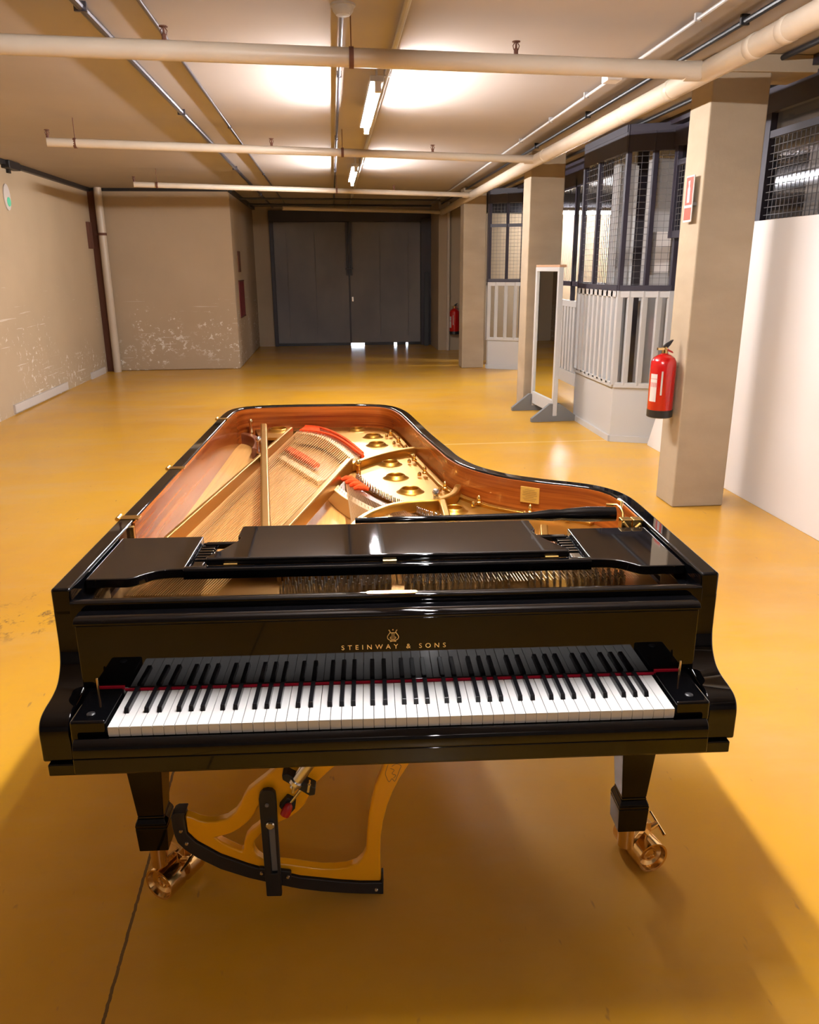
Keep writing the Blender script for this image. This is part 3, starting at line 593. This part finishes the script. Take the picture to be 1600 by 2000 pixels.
# ---- keys: 52 white, 36 black, every one its own part
KW = 1.2236/52; ZK = 0.737
wk = MB().box(-KW/2+0.0005, KW/2-0.0005, 0.0, 0.1495, ZK-0.0035, ZK)
wk0 = obj('white_key', wk, 'ivory', None, bevel=0.0009, seg=2)
fr_ = MB().box(-KW/2+0.0007, KW/2-0.0007, 0.0018, 0.149, ZK-0.024, ZK-0.0034); fr_.box(-KW/2+0.0005, KW/2-0.0005, 0.0006, 0.0025, ZK-0.0195, ZK-0.0034)
f0 = obj('key_front', fr_, 'ivory', wk0)
bk = MB(); b0, b1, t0, t1 = 0.0056, 0.0049, 0.051, 0.062
bk.hexa([(-b0, 0.0505, ZK-0.004), (b0, 0.0505, ZK-0.004), (b0, 0.1495, ZK-0.004), (-b0, 0.1495, ZK-0.004)], [(-b1, 0.0575, ZK+0.0115), (b1, 0.0575, ZK+0.0115), (b1, 0.1495, ZK+0.0125), (-b1, 0.1495, ZK+0.0125)])
bk0 = obj('black_key', bk, 'ebony', None, bevel=0.0012, seg=2)
names = 'ABCDEFG'; offs = {'A': 0.0018, 'C': -0.0022, 'D': 0.0022, 'F': -0.0028, 'G': 0.0}
first = [True, True]
for i in range(52):
    x = -0.6118+KW*(i+0.5)
    if first[0]: wk0.parent = P; wk0.location = (x, 0, 0); first[0] = False
    else: dup(wk0, P, (x, 0, 0))
    n = names[i % 7]
    if n in offs and i < 51:
        xb = x+KW/2+offs[n]
        if first[1]: bk0.parent = P; bk0.location = (xb, 0, 0); first[1] = False
        else: dup(bk0, P, (xb, 0, 0))

# ---- inside: soundboard, bridges, iron plate, strings
ic = offset(oc, 0.048)
sbp = [(x, y) for x, y in ic if y > 0.45]
obj('soundboard', MB().prism(sbp, 0.772, 0.784), 'spruce', P, smooth=False)
U = crom([(-0.385, 2.685), (-0.31, 2.645), (-0.235, 2.53), (-0.165, 2.36), (-0.112, 2.18), (-0.070, 2.02)], 6)
Lc = crom([(-0.420, 2.545), (-0.34, 2.505), (-0.257, 2.395), (-0.195, 2.24), (-0.145, 2.08), (-0.104, 1.94)], 6)
TN = crom([(-0.146, 1.582), (-0.076, 1.368), (0.03, 1.165), (0.135, 1.01), (0.30, 0.865), (0.50, 0.775), (0.66, 0.735)], 6)
web_out = [(-0.655, 2.70), (-0.600, 2.46), (-0.490, 2.46), (-0.452, 2.60), (-0.385, 2.685)]+U[2:]+[(-0.100, 1.80), (-0.092, 1.62)]
TNo = offset(TN, -0.055)
web_out += [p for p in TNo[4:-1]]+[(0.70, 0.78)]
web_out += [(x, y) for x, y in offset(oc, 0.056)[::-1] if (y > 0.86 and x > -0.60 and not (x < -0.2 and y < 2.6))]
holes = [(-0.112, 2.605, 0.030), (-0.030, 2.43, 0.031), (-0.012, 2.235, 0.032), (0.040, 1.845, 0.031), (0.057, 1.615, 0.031), (0.105, 1.405, 0.031), (0.245, 1.145, 0.029), (-0.525, 2.635, 0.040)]
def plate_slab(poly, holes, z0, z1):
    bm = bmesh.new(); E = []
    def loop(pts):
        vs = [bm.verts.new((p[0], p[1], z1)) for p in pts]
        for i in range(len(vs)): E.append(bm.edges.new((vs[i], vs[(i+1) % len(vs)])))
    loop(poly)
    for x, y, r in holes: loop([(x+r*math.cos(2*math.pi*k/24), y+r*math.sin(2*math.pi*k/24)) for k in range(24)])
    bmesh.ops.triangle_fill(bm, edges=E, use_beauty=True)
    g = bmesh.ops.extrude_face_region(bm, geom=bm.faces[:])
    for v in [e for e in g['geom'] if isinstance(e, bmesh.types.BMVert)]: v.co.z = z0
    bm.normal_update(); m = MB(); idx = {v: i for i, v in enumerate(bm.verts)}
    m.v = [tuple(v.co) for v in bm.verts]; m.f = [tuple(idx[v] for v in f.verts) for f in bm.faces]; bm.free(); return m
clean = []
for p in web_out:
    if not clean or (Vector(p)-Vector(clean[-1])).length > 0.006: clean.append(p)
plate = obj('iron_plate', plate_slab(clean, holes, 0.832, 0.845), 'gold', P, angle=50)
obj('pin_field', MB().box(-0.728, 0.728, 0.275, 0.70, 0.825, 0.842), 'gold', plate, bevel=0.004)
for x, y, r in holes:
    obj('rosette', MB().lathe([(r*1.75, 0.845), (r*1.5, 0.8475), (r*1.32, 0.853), (r*1.18, 0.859), (r*1.08, 0.8605), (r*1.0, 0.858), (r*0.99, 0.832)], 28, T(x, y, 0)), 'gold', plate)
obj('dowel_felt', MB().lathe([(0.030, 0.800), (0.030, 0.838), (0.0, 0.838)], 20, T(-0.525, 2.635, 0)), 'redfelt', plate)
obj('strut', MB().bar((-0.672, 0.69, 0.858), (-0.440, 2.47, 0.858), 0.017, 0.078), 'gold', plate, bevel=0.005, seg=3)
obj('strut', MB().bar((-0.352, 0.69, 0.884), (-0.590, 2.56, 0.884), 0.034, 0.034), 'gold', plate, bevel=0.009, seg=3)
obj('strut', MB().bar((-0.345, 0.69, 0.868), (-0.133, 1.765, 0.868), 0.030, 0.058), 'gold', plate, bevel=0.007, seg=3)
def rib(pts, w_, z0, z1): return MB().strip(offset(pts, -w_/2), offset(pts, w_/2), z0, z1)
obj('strut', rib(crom([(-0.128, 1.755), (-0.095, 1.80), (-0.02, 1.90), (0.07, 1.99), (0.165, 2.045)], 5), 0.030, 0.842, 0.878), 'gold', plate, bevel=0.008, seg=3)
obj('strut', rib(crom([(-0.16, 0.70), (-0.08, 0.97), (-0.002, 1.088), (0.06, 1.135), (0.125, 1.155), (0.19, 1.17), (0.25, 1.24), (0.285, 1.36)], 5), 0.028, 0.842, 0.886), 'gold', plate, bevel=0.008, seg=3)
obj('strut', MB().bar((0.20, 0.70, 0.86), (0.205, 1.165, 0.86), 0.026, 0.05), 'gold', plate, bevel=0.006, seg=2)
obj('strut', MB().bar((0.45, 0.60, 0.86), (0.50, 0.86, 0.86), 0.026, 0.05), 'gold', plate, bevel=0.006, seg=2)
edge = [p for p in offset(oc, 0.070) if p[1] > 0.95 and p[0] > -0.02 and p[1] < 2.62]
obj('plate_flange', MB().strip(offset(edge, -0.012), offset(edge, 0.012), 0.842, 0.857), 'gold', plate, bevel=0.004)
bolt0 = None
for x, y in ((0.060, 2.42), (0.092, 2.25), (0.118, 2.06), (0.146, 1.87), (0.176, 1.64), (0.237, 1.40), (0.340, 1.20), (0.50, 1.075), (0.63, 1.00)):
    m = MB().lathe([(0.011, 0.855), (0.011, 0.861), (0.007, 0.864), (0.007, 0.870), (0.0085, 0.873), (0.006, 0.882), (0.0, 0.886)], 12)
    m.lathe([(0.008, 0.850), (0.008, 0.858), (0.0045, 0.866), (0, 0.868)], 10, T(-0.022, -0.016, 0))
    if bolt0 is None: bolt0 = obj('plate_bolt', m, 'brass', plate, loc=(x, y, 0))
    else: dup(bolt0, plate, (x, y, 0))
for x, y, mm in ((-0.565, 2.16, 'steel'), (-0.095, 1.655, 'brass'), (0.185, 1.19, 'steel'), (-0.665, 2.62, 'oldbrass')):
    obj('nose_bolt', MB().lathe([(0.012, 0.835), (0.012, 0.845), (0.0095, 0.85), (0.0095, 0.892), (0.013, 0.896), (0.013, 0.906), (0.008, 0.913), (0, 0.915)], 14, T(x, y, 0)), mm, plate)
obj('cut_off_bar', rib(crom([(-0.755, 2.66), (-0.68, 2.60), (-0.625, 2.50), (-0.600, 2.38), (-0.598, 2.26)], 5), 0.034, 0.782, 0.838), 'redwood', P, bevel=0.004)
# bridges
obj('bass_bridge', MB().strip(offset(Lc, 0.028), offset(Lc, -0.004), 0.80, 0.8555), 'maple', P, bevel=0.003)
obj('long_bridge', MB().strip(offset(TN, 0.085), offset(TN, 0.050), 0.784, 0.8545), 'maple', P, bevel=0.003)
obj('aliquot_rail', MB().strip(offset(TN, -0.020), offset(TN, 0.004), 0.80, 0.848), 'redwood', P)
obj('hitch_shelf', MB().strip(offset(Lc, -0.004), offset(U, 0.0), 0.83, 0.8475), 'gold', P)
# red felts
obj('string_felt', MB().strip(offset(Lc, -0.024)[:-1], offset(Lc, -0.038)[:-1], 0.8475, 0.866), 'redfelt', P, bevel=0.004)
obj('string_felt', MB().strip(offset(U, 0.018), offset(U, 0.004), 0.8475, 0.866), 'redfelt', P, bevel=0.004)
obj('string_felt', MB().strip(offset(Lc[:8], -0.038), offset(U[:8], 0.015), 0.8475, 0.863), 'redfelt', P, bevel=0.004)
fe = MB()
for k in range(4):
    x, y = -0.130+k*0.017, 1.535-k*0.045; fe.tube([(x-0.030, y+0.004, 0.862), (x-0.012, y+0.002, 0.868), (x+0.008, y-0.004, 0.868), (x+0.026, y-0.012, 0.862)], [0.007, 0.012, 0.012, 0.007], 10)
obj('string_felt', fe, 'redfelt', P)
obj('string_felt', MB().strip([(-0.505, 2.42), (-0.41, 2.22), (-0.30, 1.99)], [(-0.468, 2.44), (-0.370, 2.24), (-0.275, 2.01)], 0.800, 0.815), 'redfelt', P)
obj('under_bridge', MB().strip([(-0.53, 2.30), (-0.42, 2.06), (-0.27, 1.74)], [(-0.50, 2.31), (-0.385, 2.08), (-0.235, 1.76)], 0.784, 0.806), 'maple', P, bevel=0.003)
# strings: 44 copper bass strings, each one a part
NB = 36
for i in range(NB):
    t = (i/(NB-1))**1.12; k = t*(len(Lc)-1); a = int(min(k, len(Lc)-2)); q = Vector(Lc[a]).lerp(Vector(Lc[a+1]), k-a)
    x0 = -0.683+(0.683-0.452)*t; r = 0.0018-0.0007*t
    d = Vector((q.x-x0, q.y-0.42, 0)).normalized()
    obj('bass_string', MB().tube([(x0, 0.42, 0.8585), (q.x, q.y-0.01, 0.8585)], r, 6), 'copper', P)
    # plain ends beyond the bridge
bs = MB()
for i in range(NB*2):
    t = i/(NB*2-1); k = t*(len(Lc)-1); a = int(min(k, len(Lc)-2)); q = Vector(Lc[a]).lerp(Vector(Lc[a+1]), k-a); kk = t*(len(U)-1); a2 = int(min(kk, len(U)-2)); u = Vector(U[a2]).lerp(Vector(U[a2+1]), kk-a2)
    bs.tube([(q.x, q.y, 0.8575), (u.x, u.y, 0.8575)], 0.0009, 5)
tag(obj('string_end', bs, 'steelwire', P), kind='stuff')
NTr = 132
def tre(i):
    t = (i+0.5)/NTr; k = t*(len(TN)-1); a = int(min(k, len(TN)-2)); q = Vector(TN[a]).lerp(Vector(TN[a+1]), k-a); return q
ts = MB()
for i in range(NTr):
    q = tre(i)
    if i < 100: obj('treble_string', MB().tube([(q.x+0.06*(q.y-0.46), 0.46, 0.8575), (q.x-0.004, q.y+0.03, 0.8575)], 0.00075, 5), 'steelwire', P)
    else: ts.tube([(q.x+0.06*(q.y-0.46), 0.46, 0.8575), (q.x-0.004, q.y+0.03, 0.8575)], 0.00075, 5)
tag(obj('treble_string', ts, 'steelwire', P), kind='stuff')
# hitch pins, bridge pins and tuning pins
hp0 = None
for i in range(60):
    q = Vector(TNo[min(len(TNo)-1, int(i*0.36))]).lerp(Vector(TNo[min(len(TNo)-1, int(i*0.36)+1)]), (i*0.36) % 1)
    if hp0 is None: hp0 = obj('hitch_pin', MB().lathe([(0.0045, 0.845), (0.0038, 0.851), (0.0022, 0.854), (0.0022, 0.866), (0, 0.868)], 8), 'steel', P, loc=(q.x, q.y+0.012, 0))
    else: dup(hp0, P, (q.x-(0.012 if i % 2 else 0), q.y+(0.022 if i % 2 else 0.008), 0))
bp = MB()
for i in range(56):
    k = i/55*(len(Lc)-1); a = int(min(k, len(Lc)-2)); q = Vector(Lc[a]).lerp(Vector(Lc[a+1]), k-a); bp.lathe([(0.0014, 0.855), (0.0014, 0.8645), (0, 0.865)], 5, T(q.x-0.008*(i % 2), q.y-0.010+0.012*(i % 2), 0))
    k = i/55*(len(TN)-1); a = int(min(k, len(TN)-2)); q = Vector(TN[a]).lerp(Vector(TN[a+1]), k-a); bp.lathe([(0.0012, 0.853), (0.0012, 0.8625), (0, 0.863)], 5, T(q.x-0.045, q.y-0.045, 0)); bp.lathe([(0.0012, 0.853), (0.0012, 0.8625), (0, 0.863)], 5, T(q.x-0.057, q.y-0.053, 0))
tag(obj('bridge_pin', bp, 'steel', P), kind='stuff')
tp0 = None; rest = MB(); n = 0
def pinmesh(m=None): return MB().lathe([(0.0030, 0.842), (0.0030, 0.862), (0.0024, 0.864), (0.0024, 0.876), (0.0016, 0.877), (0, 0.877)], 8)
for row in range(4):
    for c in range(54):
        if c in (17, 18, 36, 37): continue
        x = -0.285+c*0.0172+row*0.0043; y = 0.425+row*0.026+0.01*(c % 2)
        if n < 100:
            if tp0 is None: tp0 = obj('tuning_pin', pinmesh(), 'steel', P, loc=(x, y, 0))
            else: dup(tp0, P, (x, y, 0))
        else: rest.lathe([(0.0030, 0.842), (0.0030, 0.862), (0.0024, 0.864), (0.0024, 0.876), (0, 0.877)], 8, T(x, y, 0))
        n += 1
tag(obj('tuning_pin', rest, 'steel', P), kind='stuff')
ag = MB()
for i in range(34): x = -0.30+i*0.0165; ag.box(x-0.006, x+0.006, 0.535, 0.60, 0.842, 0.862)
tag(obj('agraffe', ag, 'oldbrass', P), kind='stuff')
obj('damper_rail', MB().box(-0.66, 0.60, 0.615, 0.635, 0.842, 0.90), 'lacquer', P, bevel=0.003)

# ---- music desk folded flat on its sliding shelf
def sc(pts): return [(s_*x, y) for x, y in pts for s_ in (1,)]
half = [(0.462, 0.392), (0.466, 0.405), (0.455, 0.425), (0.432, 0.462), (0.412, 0.505), (0.402, 0.535), (0.399, 0.56), (0.409, 0.572), (0.409, 0.645), (0.404, 0.652)]
dk = half+[(-x, y) for x, y in half[::-1]]
desk = obj('music_desk', MB().prism(dk, 0.946, 0.967), 'satinblack', P, bevel=0.005, seg=3, angle=30)
for x in (-0.40, 0.0, 0.415): obj('desk_hinge', MB().box(x-0.017, x+0.017, 0.384, 0.393, 0.949, 0.955).tube([(x-0.017, 0.384, 0.953), (x+0.017, 0.384, 0.953)], 0.0025, 8), 'brass', desk)
for s in (-1, 1):
    tr_ = [(0.736, 0.617), (0.512, 0.617), (0.512, 0.369)]+crom([(0.545, 0.368), (0.570, 0.362), (0.592, 0.348), (0.608, 0.332), (0.622, 0.318), (0.640, 0.313)], 3)+[(0.736, 0.313)]
    tr_ = [(s*x, y) for x, y in tr_]
    o = obj('desk_shelf', MB().prism(tr_, 0.925, 0.950), 'satinblack', P, bevel=0.003, seg=2, angle=30)
    sl = MB().box(s*0.468, s*0.511, 0.372, 0.612, 0.920, 0.930)
    for k in range(7): sl.box(s*0.470, s*0.509, 0.468+k*0.0205, 0.478+k*0.0205, 0.930, 0.937)
    sl.box(s*0.478, s*0.506, 0.385, 0.455, 0.930, 0.936)
    obj('desk_slide', sl, 'satinblack', P, bevel=0.002)
obj('shelf_rail', MB().prism(crom([(0.366, 0.922), (0.366, 0.943), (0.369, 0.949), (0.374, 0.950), (0.383, 0.950), (0.386, 0.947), (0.386, 0.922)], 3), -0.515, 0.515, 'x'), 'lacquer', P, bevel=0.0008, angle=30)
obj('cross_bar', MB().box(-0.50, 0.50, 0.572, 0.592, 0.926, 0.943), 'lacquer', P, bevel=0.004)
for x in (-0.33, 0.30): obj('support_rib', MB().box(x-0.012, x+0.012, 0.386, 0.60, 0.928, 0.9455), 'lacquer', P, bevel=0.002)
# ---- lid prop lying across, its brass bracket, the lid hinges and the small printed card
pr_ = MB().tube([(-0.092, 0.715, 0.955), (0.42, 0.722, 0.955), (0.45, 0.726, 0.955), (0.49, 0.729, 0.955), (0.52, 0.731, 0.955), (0.54, 0.731, 0.955), (0.60, 0.731, 0.955), (0.683, 0.728, 0.955)], [0.0085, 0.011, 0.014, 0.018, 0.016, 0.019, 0.023, 0.022], 14)
obj('lid_prop', pr_, 'lacquer', P, angle=60)
bk_ = obj('prop_bracket', MB().box(0.672, 0.7035, 0.630, 0.66, 0.930, 0.968).box(0.7055, 0.735, 0.630, 0.66, 0.930, 0.968), 'brass', P, bevel=0.003)
obj('prop_hook', MB().tube([(0.69, 0.67, 0.955), (0.698, 0.70, 0.966), (0.700, 0.73, 0.972), (0.692, 0.745, 0.978), (0.66, 0.748, 0.979)], 0.0045, 8).tube([(0.700, 0.73, 0.972), (0.712, 0.76, 0.982), (0.704, 0.775, 0.985)], 0.0045, 8).tube([(0.715, 0.67, 0.957), (0.735, 0.66, 0.962), (0.738, 0.64, 0.957)], 0.004, 8), 'brass', bk_)
obj('bracket_screw', MB().tube([(0.678, 0.629, 0.962), (0.694, 0.629, 0.942)], 0.003, 8).tube([(0.728, 0.629, 0.956), (0.714, 0.629, 0.944)], 0.003, 8), 'goldleaf', bk_)
for y in (0.765, 1.37, 2.36):
    h = MB().box(-0.784, -0.726, y-0.017, y+0.017, ZT-0.002, ZT+0.0025).box(-0.7375, -0.7335, y-0.017, y+0.017, 0.935, ZT)
    for k in range(3): h.tube([(-0.788, y-0.017+k*0.0125, ZT+0.001), (-0.788, y-0.006+k*0.0125, ZT+0.001)], 0.0062, 10)
    obj('lid_hinge', h, 'brass', P, bevel=0.0008)
obj('rim_cleat', MB().box(-0.742, -0.728, 0.70, 0.715, 0.90, 0.955), 'brass', P, bevel=0.002)
cpt = offset(oc, 0.0525); j = min(range(len(cpt)), key=lambda i: abs(cpt[i][0]-0.495) if cpt[i][1] < 1.5 else 9)
cx, cy = cpt[j]; tx = Vector((cpt[j+2][0]-cpt[j-2][0], cpt[j+2][1]-cpt[j-2][1])).normalized(); nn = Vector((tx.y, -tx.x))
def onrim(u, z, d): return (cx+tx.x*u+nn.x*d, cy+tx.y*u+nn.y*d, z)
def rimquad(m, u0, u1, z0, z1, d0, d1): m.hexa([onrim(u0, z0, d0), onrim(u1, z0, d0), onrim(u1, z0, d1), onrim(u0, z0, d1)], [onrim(u0, z1, d0), onrim(u1, z1, d0), onrim(u1, z1, d1), onrim(u0, z1, d1)])
cm = MB(); rimquad(cm, -0.034, 0.034, 0.885, 0.940, -0.002, 0.002); card = obj('printed_card', cm, 'cardgold', P)
lm = MB()
for k in range(7): wd = (0.018, 0.026, 0.024, 0.027, 0.015, 0.025, 0.02)[k]; rimquad(lm, -wd, wd, 0.930-k*0.0062, 0.9317-k*0.0062, 0.0018, 0.0026)
obj('card_print', lm, 'ink', card)

# ---- legs with brass double casters
def leg(x, y, c, ax, handle):
    g = MB(); ZL = 0.178
    def ringq(w_, d_, z): return [(x-w_, y-d_, z), (x+w_, y-d_, z), (x+w_, y+d_, z), (x-w_, y+d_, z)]
    secs = [(0.052, 0.052, 0.60), (0.051, 0.051, 0.52), (0.034, 0.034, 0.285), (0.035, 0.035, 0.278), (0.0415, 0.0415, 0.262), (0.0415, 0.0415, 0.252), (0.0385, 0.0385, ZL)]
    for a, b in zip(secs, secs[1:]): g.hexa(ringq(*b), ringq(*a))
    L = obj('leg', g, 'lacquer', P, bevel=0.003)
    ax = Vector((*ax, 0)).normalized(); sd = Vector((-ax.y, ax.x, 0)); R = 0.047
    c = Vector((*c, R))
    for s in (-1, 1):
        mx = T(*(c+ax*0.042*s)) @ rot_to(ax*s)
        obj('caster_wheel', MB().lathe([(0.0, 0.006), (0.014, 0.008), (0.016, 0.013), (0.020, 0.014), (0.024, 0.006), (0.036, 0.012), (0.041, 0.026), (0.0465, 0.027), (0.047, 0.024), (0.047, -0.030), (0.042, -0.034), (0.0, -0.034)], 32, mx), 'oldbrass', L, angle=40)
    obj('caster_fork', MB().tube([c-ax*0.05, c+ax*0.05], 0.014, 12).bar(c+Vector((0, 0, -0.01)), c+Vector((0, 0, 0.075)), 0.050, 0.030, up=tuple(ax)).tube([(x, y, 0.105), (x, y, ZL)], 0.023, 16).bar((x, y, 0.118), (c.x, c.y, 0.118), 0.04, 0.022), 'oldbrass', L, bevel=0.002)
    h = c+sd*handle*0.055+Vector((0, 0, 0.052))
    obj('brake_handle', MB().tube([c+Vector((0, 0, 0.03)), h], 0.009, 10).tube([h-ax*0.038-Vector((0, 0, 0.012)), h+ax*0.038+Vector((0, 0, 0.012))], 0.0048, 8), 'oldbrass', L)
    return L
leg(-0.642, 0.325, (-0.615, 0.370), (0.48, 0.875), -1)
leg(0.652, 0.325, (0.722, 0.400), (-0.25, 0.97), -1)
leg(-0.33, 2.35, (-0.33, 2.40), (0.3, 0.95), -1)

# ================================================================ THE YELLOW LIFTING FRAME UNDER THE KEYBOARD
def oz(pts, dz=0.006): return [(x, z+dz) for x, z in pts]
def upright_slab(poly, holes, ya, yb):       # plate standing in the x-z plane, holes given as polygons
    bm = bmesh.new(); E = []
    for pts in [poly]+holes:
        vs = [bm.verts.new((p[0], ya, p[1])) for p in pts]
        for i in range(len(vs)): E.append(bm.edges.new((vs[i], vs[(i+1) % len(vs)])))
    bmesh.ops.triangle_fill(bm, edges=E, use_beauty=True)
    g = bmesh.ops.extrude_face_region(bm, geom=bm.faces[:])
    for v in [e for e in g['geom'] if isinstance(e, bmesh.types.BMVert)]: v.co.y = yb
    m = MB(); idx = {v: i for i, v in enumerate(bm.verts)}; m.v = [tuple(v.co) for v in bm.verts]; m.f = [tuple(idx[v] for v in f.verts) for f in bm.faces]; bm.free(); return m
LO = [(-0.554, 0.275), (-0.535, 0.268), (-0.518, 0.258), (-0.497, 0.252), (-0.474, 0.252), (-0.445, 0.26), (-0.421, 0.279), (-0.405, 0.303), (-0.397, 0.322), (-0.384, 0.344), (-0.362, 0.363), (-0.337, 0.383), (-0.316, 0.403), (-0.291, 0.427), (-0.261, 0.461), (-0.217, 0.519), (-0.19, 0.579), (-0.09, 0.579), (-0.115, 0.515), (-0.133, 0.444), (-0.152, 0.41), (-0.176, 0.388), (-0.201, 0.362), (-0.214, 0.343), (-0.225, 0.32), (-0.236, 0.295), (-0.254, 0.274), (-0.274, 0.258), (-0.303, 0.242), (-0.328, 0.231), (-0.358, 0.206), (-0.376, 0.184), (-0.381, 0.169), (-0.379, 0.152), (-0.371, 0.136), (-0.356, 0.122), (-0.327, 0.112), (-0.284, 0.104), (-0.236, 0.093), (-0.198, 0.086), (-0.166, 0.084), (-0.133, 0.087), (-0.105, 0.097), (-0.088, 0.115), (-0.078, 0.137), (-0.076, 0.16), (-0.074, 0.199), (-0.067, 0.262), (-0.049, 0.343), (-0.025, 0.406), (-0.013, 0.439), (0.008, 0.51), (0.03, 0.579), (0.125, 0.579), (0.091, 0.507), (0.07, 0.46), (0.044, 0.411), (0.017, 0.365), (-0.003, 0.322), (-0.018, 0.279), (-0.03, 0.229), (-0.037, 0.178), (-0.039, 0.126), (-0.039, 0.086), (-0.038, 0.035), (-0.096, 0.038), (-0.151, 0.045), (-0.259, 0.064), (-0.349, 0.092), (-0.396, 0.111), (-0.469, 0.147), (-0.529, 0.192), (-0.552, 0.222)]
LT = [(-0.478, 0.2), (-0.459, 0.205), (-0.437, 0.212), (-0.415, 0.225), (-0.393, 0.243), (-0.373, 0.267), (-0.358, 0.295), (-0.354, 0.276), (-0.356, 0.241), (-0.368, 0.229), (-0.384, 0.217), (-0.397, 0.201), (-0.404, 0.183), (-0.407, 0.16), (-0.412, 0.153), (-0.42, 0.156), (-0.446, 0.173), (-0.466, 0.187)]
LBAND = [(-0.549, 0.288), (-0.554, 0.275), (-0.552, 0.222), (-0.529, 0.192), (-0.469, 0.147), (-0.396, 0.111), (-0.349, 0.092), (-0.259, 0.064), (-0.151, 0.045), (-0.096, 0.038), (-0.038, 0.035), (-0.037, 0.051), (-0.031, 0.051), (-0.033, -0.004), (-0.097, 0.001), (-0.152, 0.007), (-0.206, 0.015), (-0.261, 0.026), (-0.314, 0.041), (-0.399, 0.07), (-0.472, 0.103), (-0.533, 0.144), (-0.562, 0.171), (-0.579, 0.194), (-0.585, 0.217), (-0.588, 0.242), (-0.589, 0.273), (-0.584, 0.283), (-0.575, 0.288)]
LF = thing('lifting_frame', 'orange yellow curved lifting frame standing under the keyboard with a black lever', 'lifting frame', (0, 0, 0), -TH)
obj('frame', upright_slab(oz(LO), [oz(LT)], 0.294, 0.322), 'yellow', LF, bevel=0.006, seg=3, angle=40)
obj('rubber_runner', upright_slab(oz(LBAND), [], 0.288, 0.330), 'rubber', LF, bevel=0.003)
lev = obj('lever', upright_slab(oz([(-0.328, 0.363), (-0.317, 0.361), (-0.309, 0.351), (-0.308, 0.339), (-0.309, 0.023), (-0.35, 0.024), (-0.353, 0.335), (-0.35, 0.35), (-0.341, 0.36)]), [oz([(-0.3335, 0.255), (-0.3165, 0.255), (-0.316, 0.100), (-0.332, 0.099)])], 0.268, 0.284), 'rubber', LF, bevel=0.003)
obj('slot_rail', MB().box(-0.337, -0.313, 0.279, 0.292, 0.104, 0.262), 'greysteel', lev)
QX = Matrix.Rotation(math.pi/2, 4, 'X')
obj('lever_pin', MB().lathe([(0.0115, 0.0), (0.0115, 0.028), (0.009, 0.031), (0, 0.031)], 20, T(-0.326, 0.287, 0.266) @ QX), 'steel', lev)
obj('foot_plate', MB().prism(oz([(-0.368, 0.109), (-0.282, 0.092), (-0.283, 0.063), (-0.369, 0.081)]), 0.280, 0.292, 'y'), 'rubber', LF, bevel=0.003)
for x, z in ((-0.566, 0.233), (-0.554, 0.193), (-0.052, 0.016), (-0.361, 0.094), (-0.291, 0.078), (-0.332, 0.319)):
    yb = 0.279 if z in (0.094, 0.078) else (0.267 if z == 0.319 else 0.287)
    obj('bolt', MB().lathe([(0.0055, 0), (0.0055, 0.002), (0.004, 0.0042), (0, 0.0045)], 14, T(x, yb, z+0.006) @ QX), 'steel' if z != 0.319 else 'greysteel', LF)
cl = obj('clamp_block', MB().prism(oz([(-0.288, 0.411), (-0.276, 0.415), (-0.203, 0.368), (-0.206, 0.347), (-0.22, 0.345), (-0.287, 0.396)]), 0.262, 0.296, 'y'), 'rubber', LF, bevel=0.003)
obj('clamp_cylinder', MB().tube([(-0.250, 0.270, 0.396), (-0.215, 0.270, 0.448)], 0.0165, 18).tube([(-0.262, 0.272, 0.372), (-0.238, 0.272, 0.405)], 0.011, 16).tube([(-0.2555, 0.270, 0.388), (-0.250, 0.270, 0.396)], 0.021, 18), 'steel', cl)
obj('clamp_rod', MB().tube([(-0.242, 0.272, 0.366), (-0.276, 0.274, 0.318)], 0.0042, 10), 'steel', cl)
for x, z in ((-0.223, 0.387), (-0.262, 0.386)): obj('clamp_screw', MB().tube([(x, 0.262, z-0.022), (x+0.004, 0.262, z)], 0.0045, 10).tube([(x+0.004, 0.262, z), (x+0.006, 0.262, z+0.012)], 0.0025, 8), 'steel', cl)
obj('clamp_foot', MB().prism(oz([(-0.303, 0.305), (-0.28, 0.333), (-0.258, 0.318), (-0.261, 0.296), (-0.281, 0.271)]), 0.276, 0.296, 'y'), 'rubber', LF, bevel=0.003)
obj('red_knob', MB().lathe([(0.006, 0.0), (0.0105, 0.006), (0.012, 0.016), (0.0135, 0.024), (0.0125, 0.034), (0, 0.035)], 18, T(-0.273, 0.270, 0.324) @ rot_to((-0.40, -0.15, -0.85))), 'redplastic', LF)
em = MB().tube([(x, 0.2937, z+0.006) for x, z in crom([(-0.014, 0.409), (-0.021, 0.385), (-0.019, 0.372), (-0.012, 0.357), (-0.004, 0.366), (0.003, 0.358), (0.010, 0.374), (0.016, 0.392), (0.020, 0.405), (0.008, 0.411), (-0.004, 0.404)], 4)], 0.0008, 6)
em.tube([(x, 0.2937, z+0.006) for x, z in crom([(-0.008, 0.398), (0.002, 0.392), (-0.004, 0.382), (0.006, 0.376), (0.0, 0.368)], 4)], 0.0007, 6)
obj('embossed_mark', em, 'ink', LF)

tag(obj('leaning_plank', MB().hexa([(1.93, 16.26, 0), (2.03, 16.26, 0), (2.03, 16.30, 0), (1.93, 16.30, 0)], [(1.95, 16.39, 1.55), (2.05, 16.39, 1.55), (2.05, 16.43, 1.55), (1.95, 16.43, 1.55)]), 'black', bevel=0.003), 'dark plank leaning against the right edge of the far door frame', 'plank')
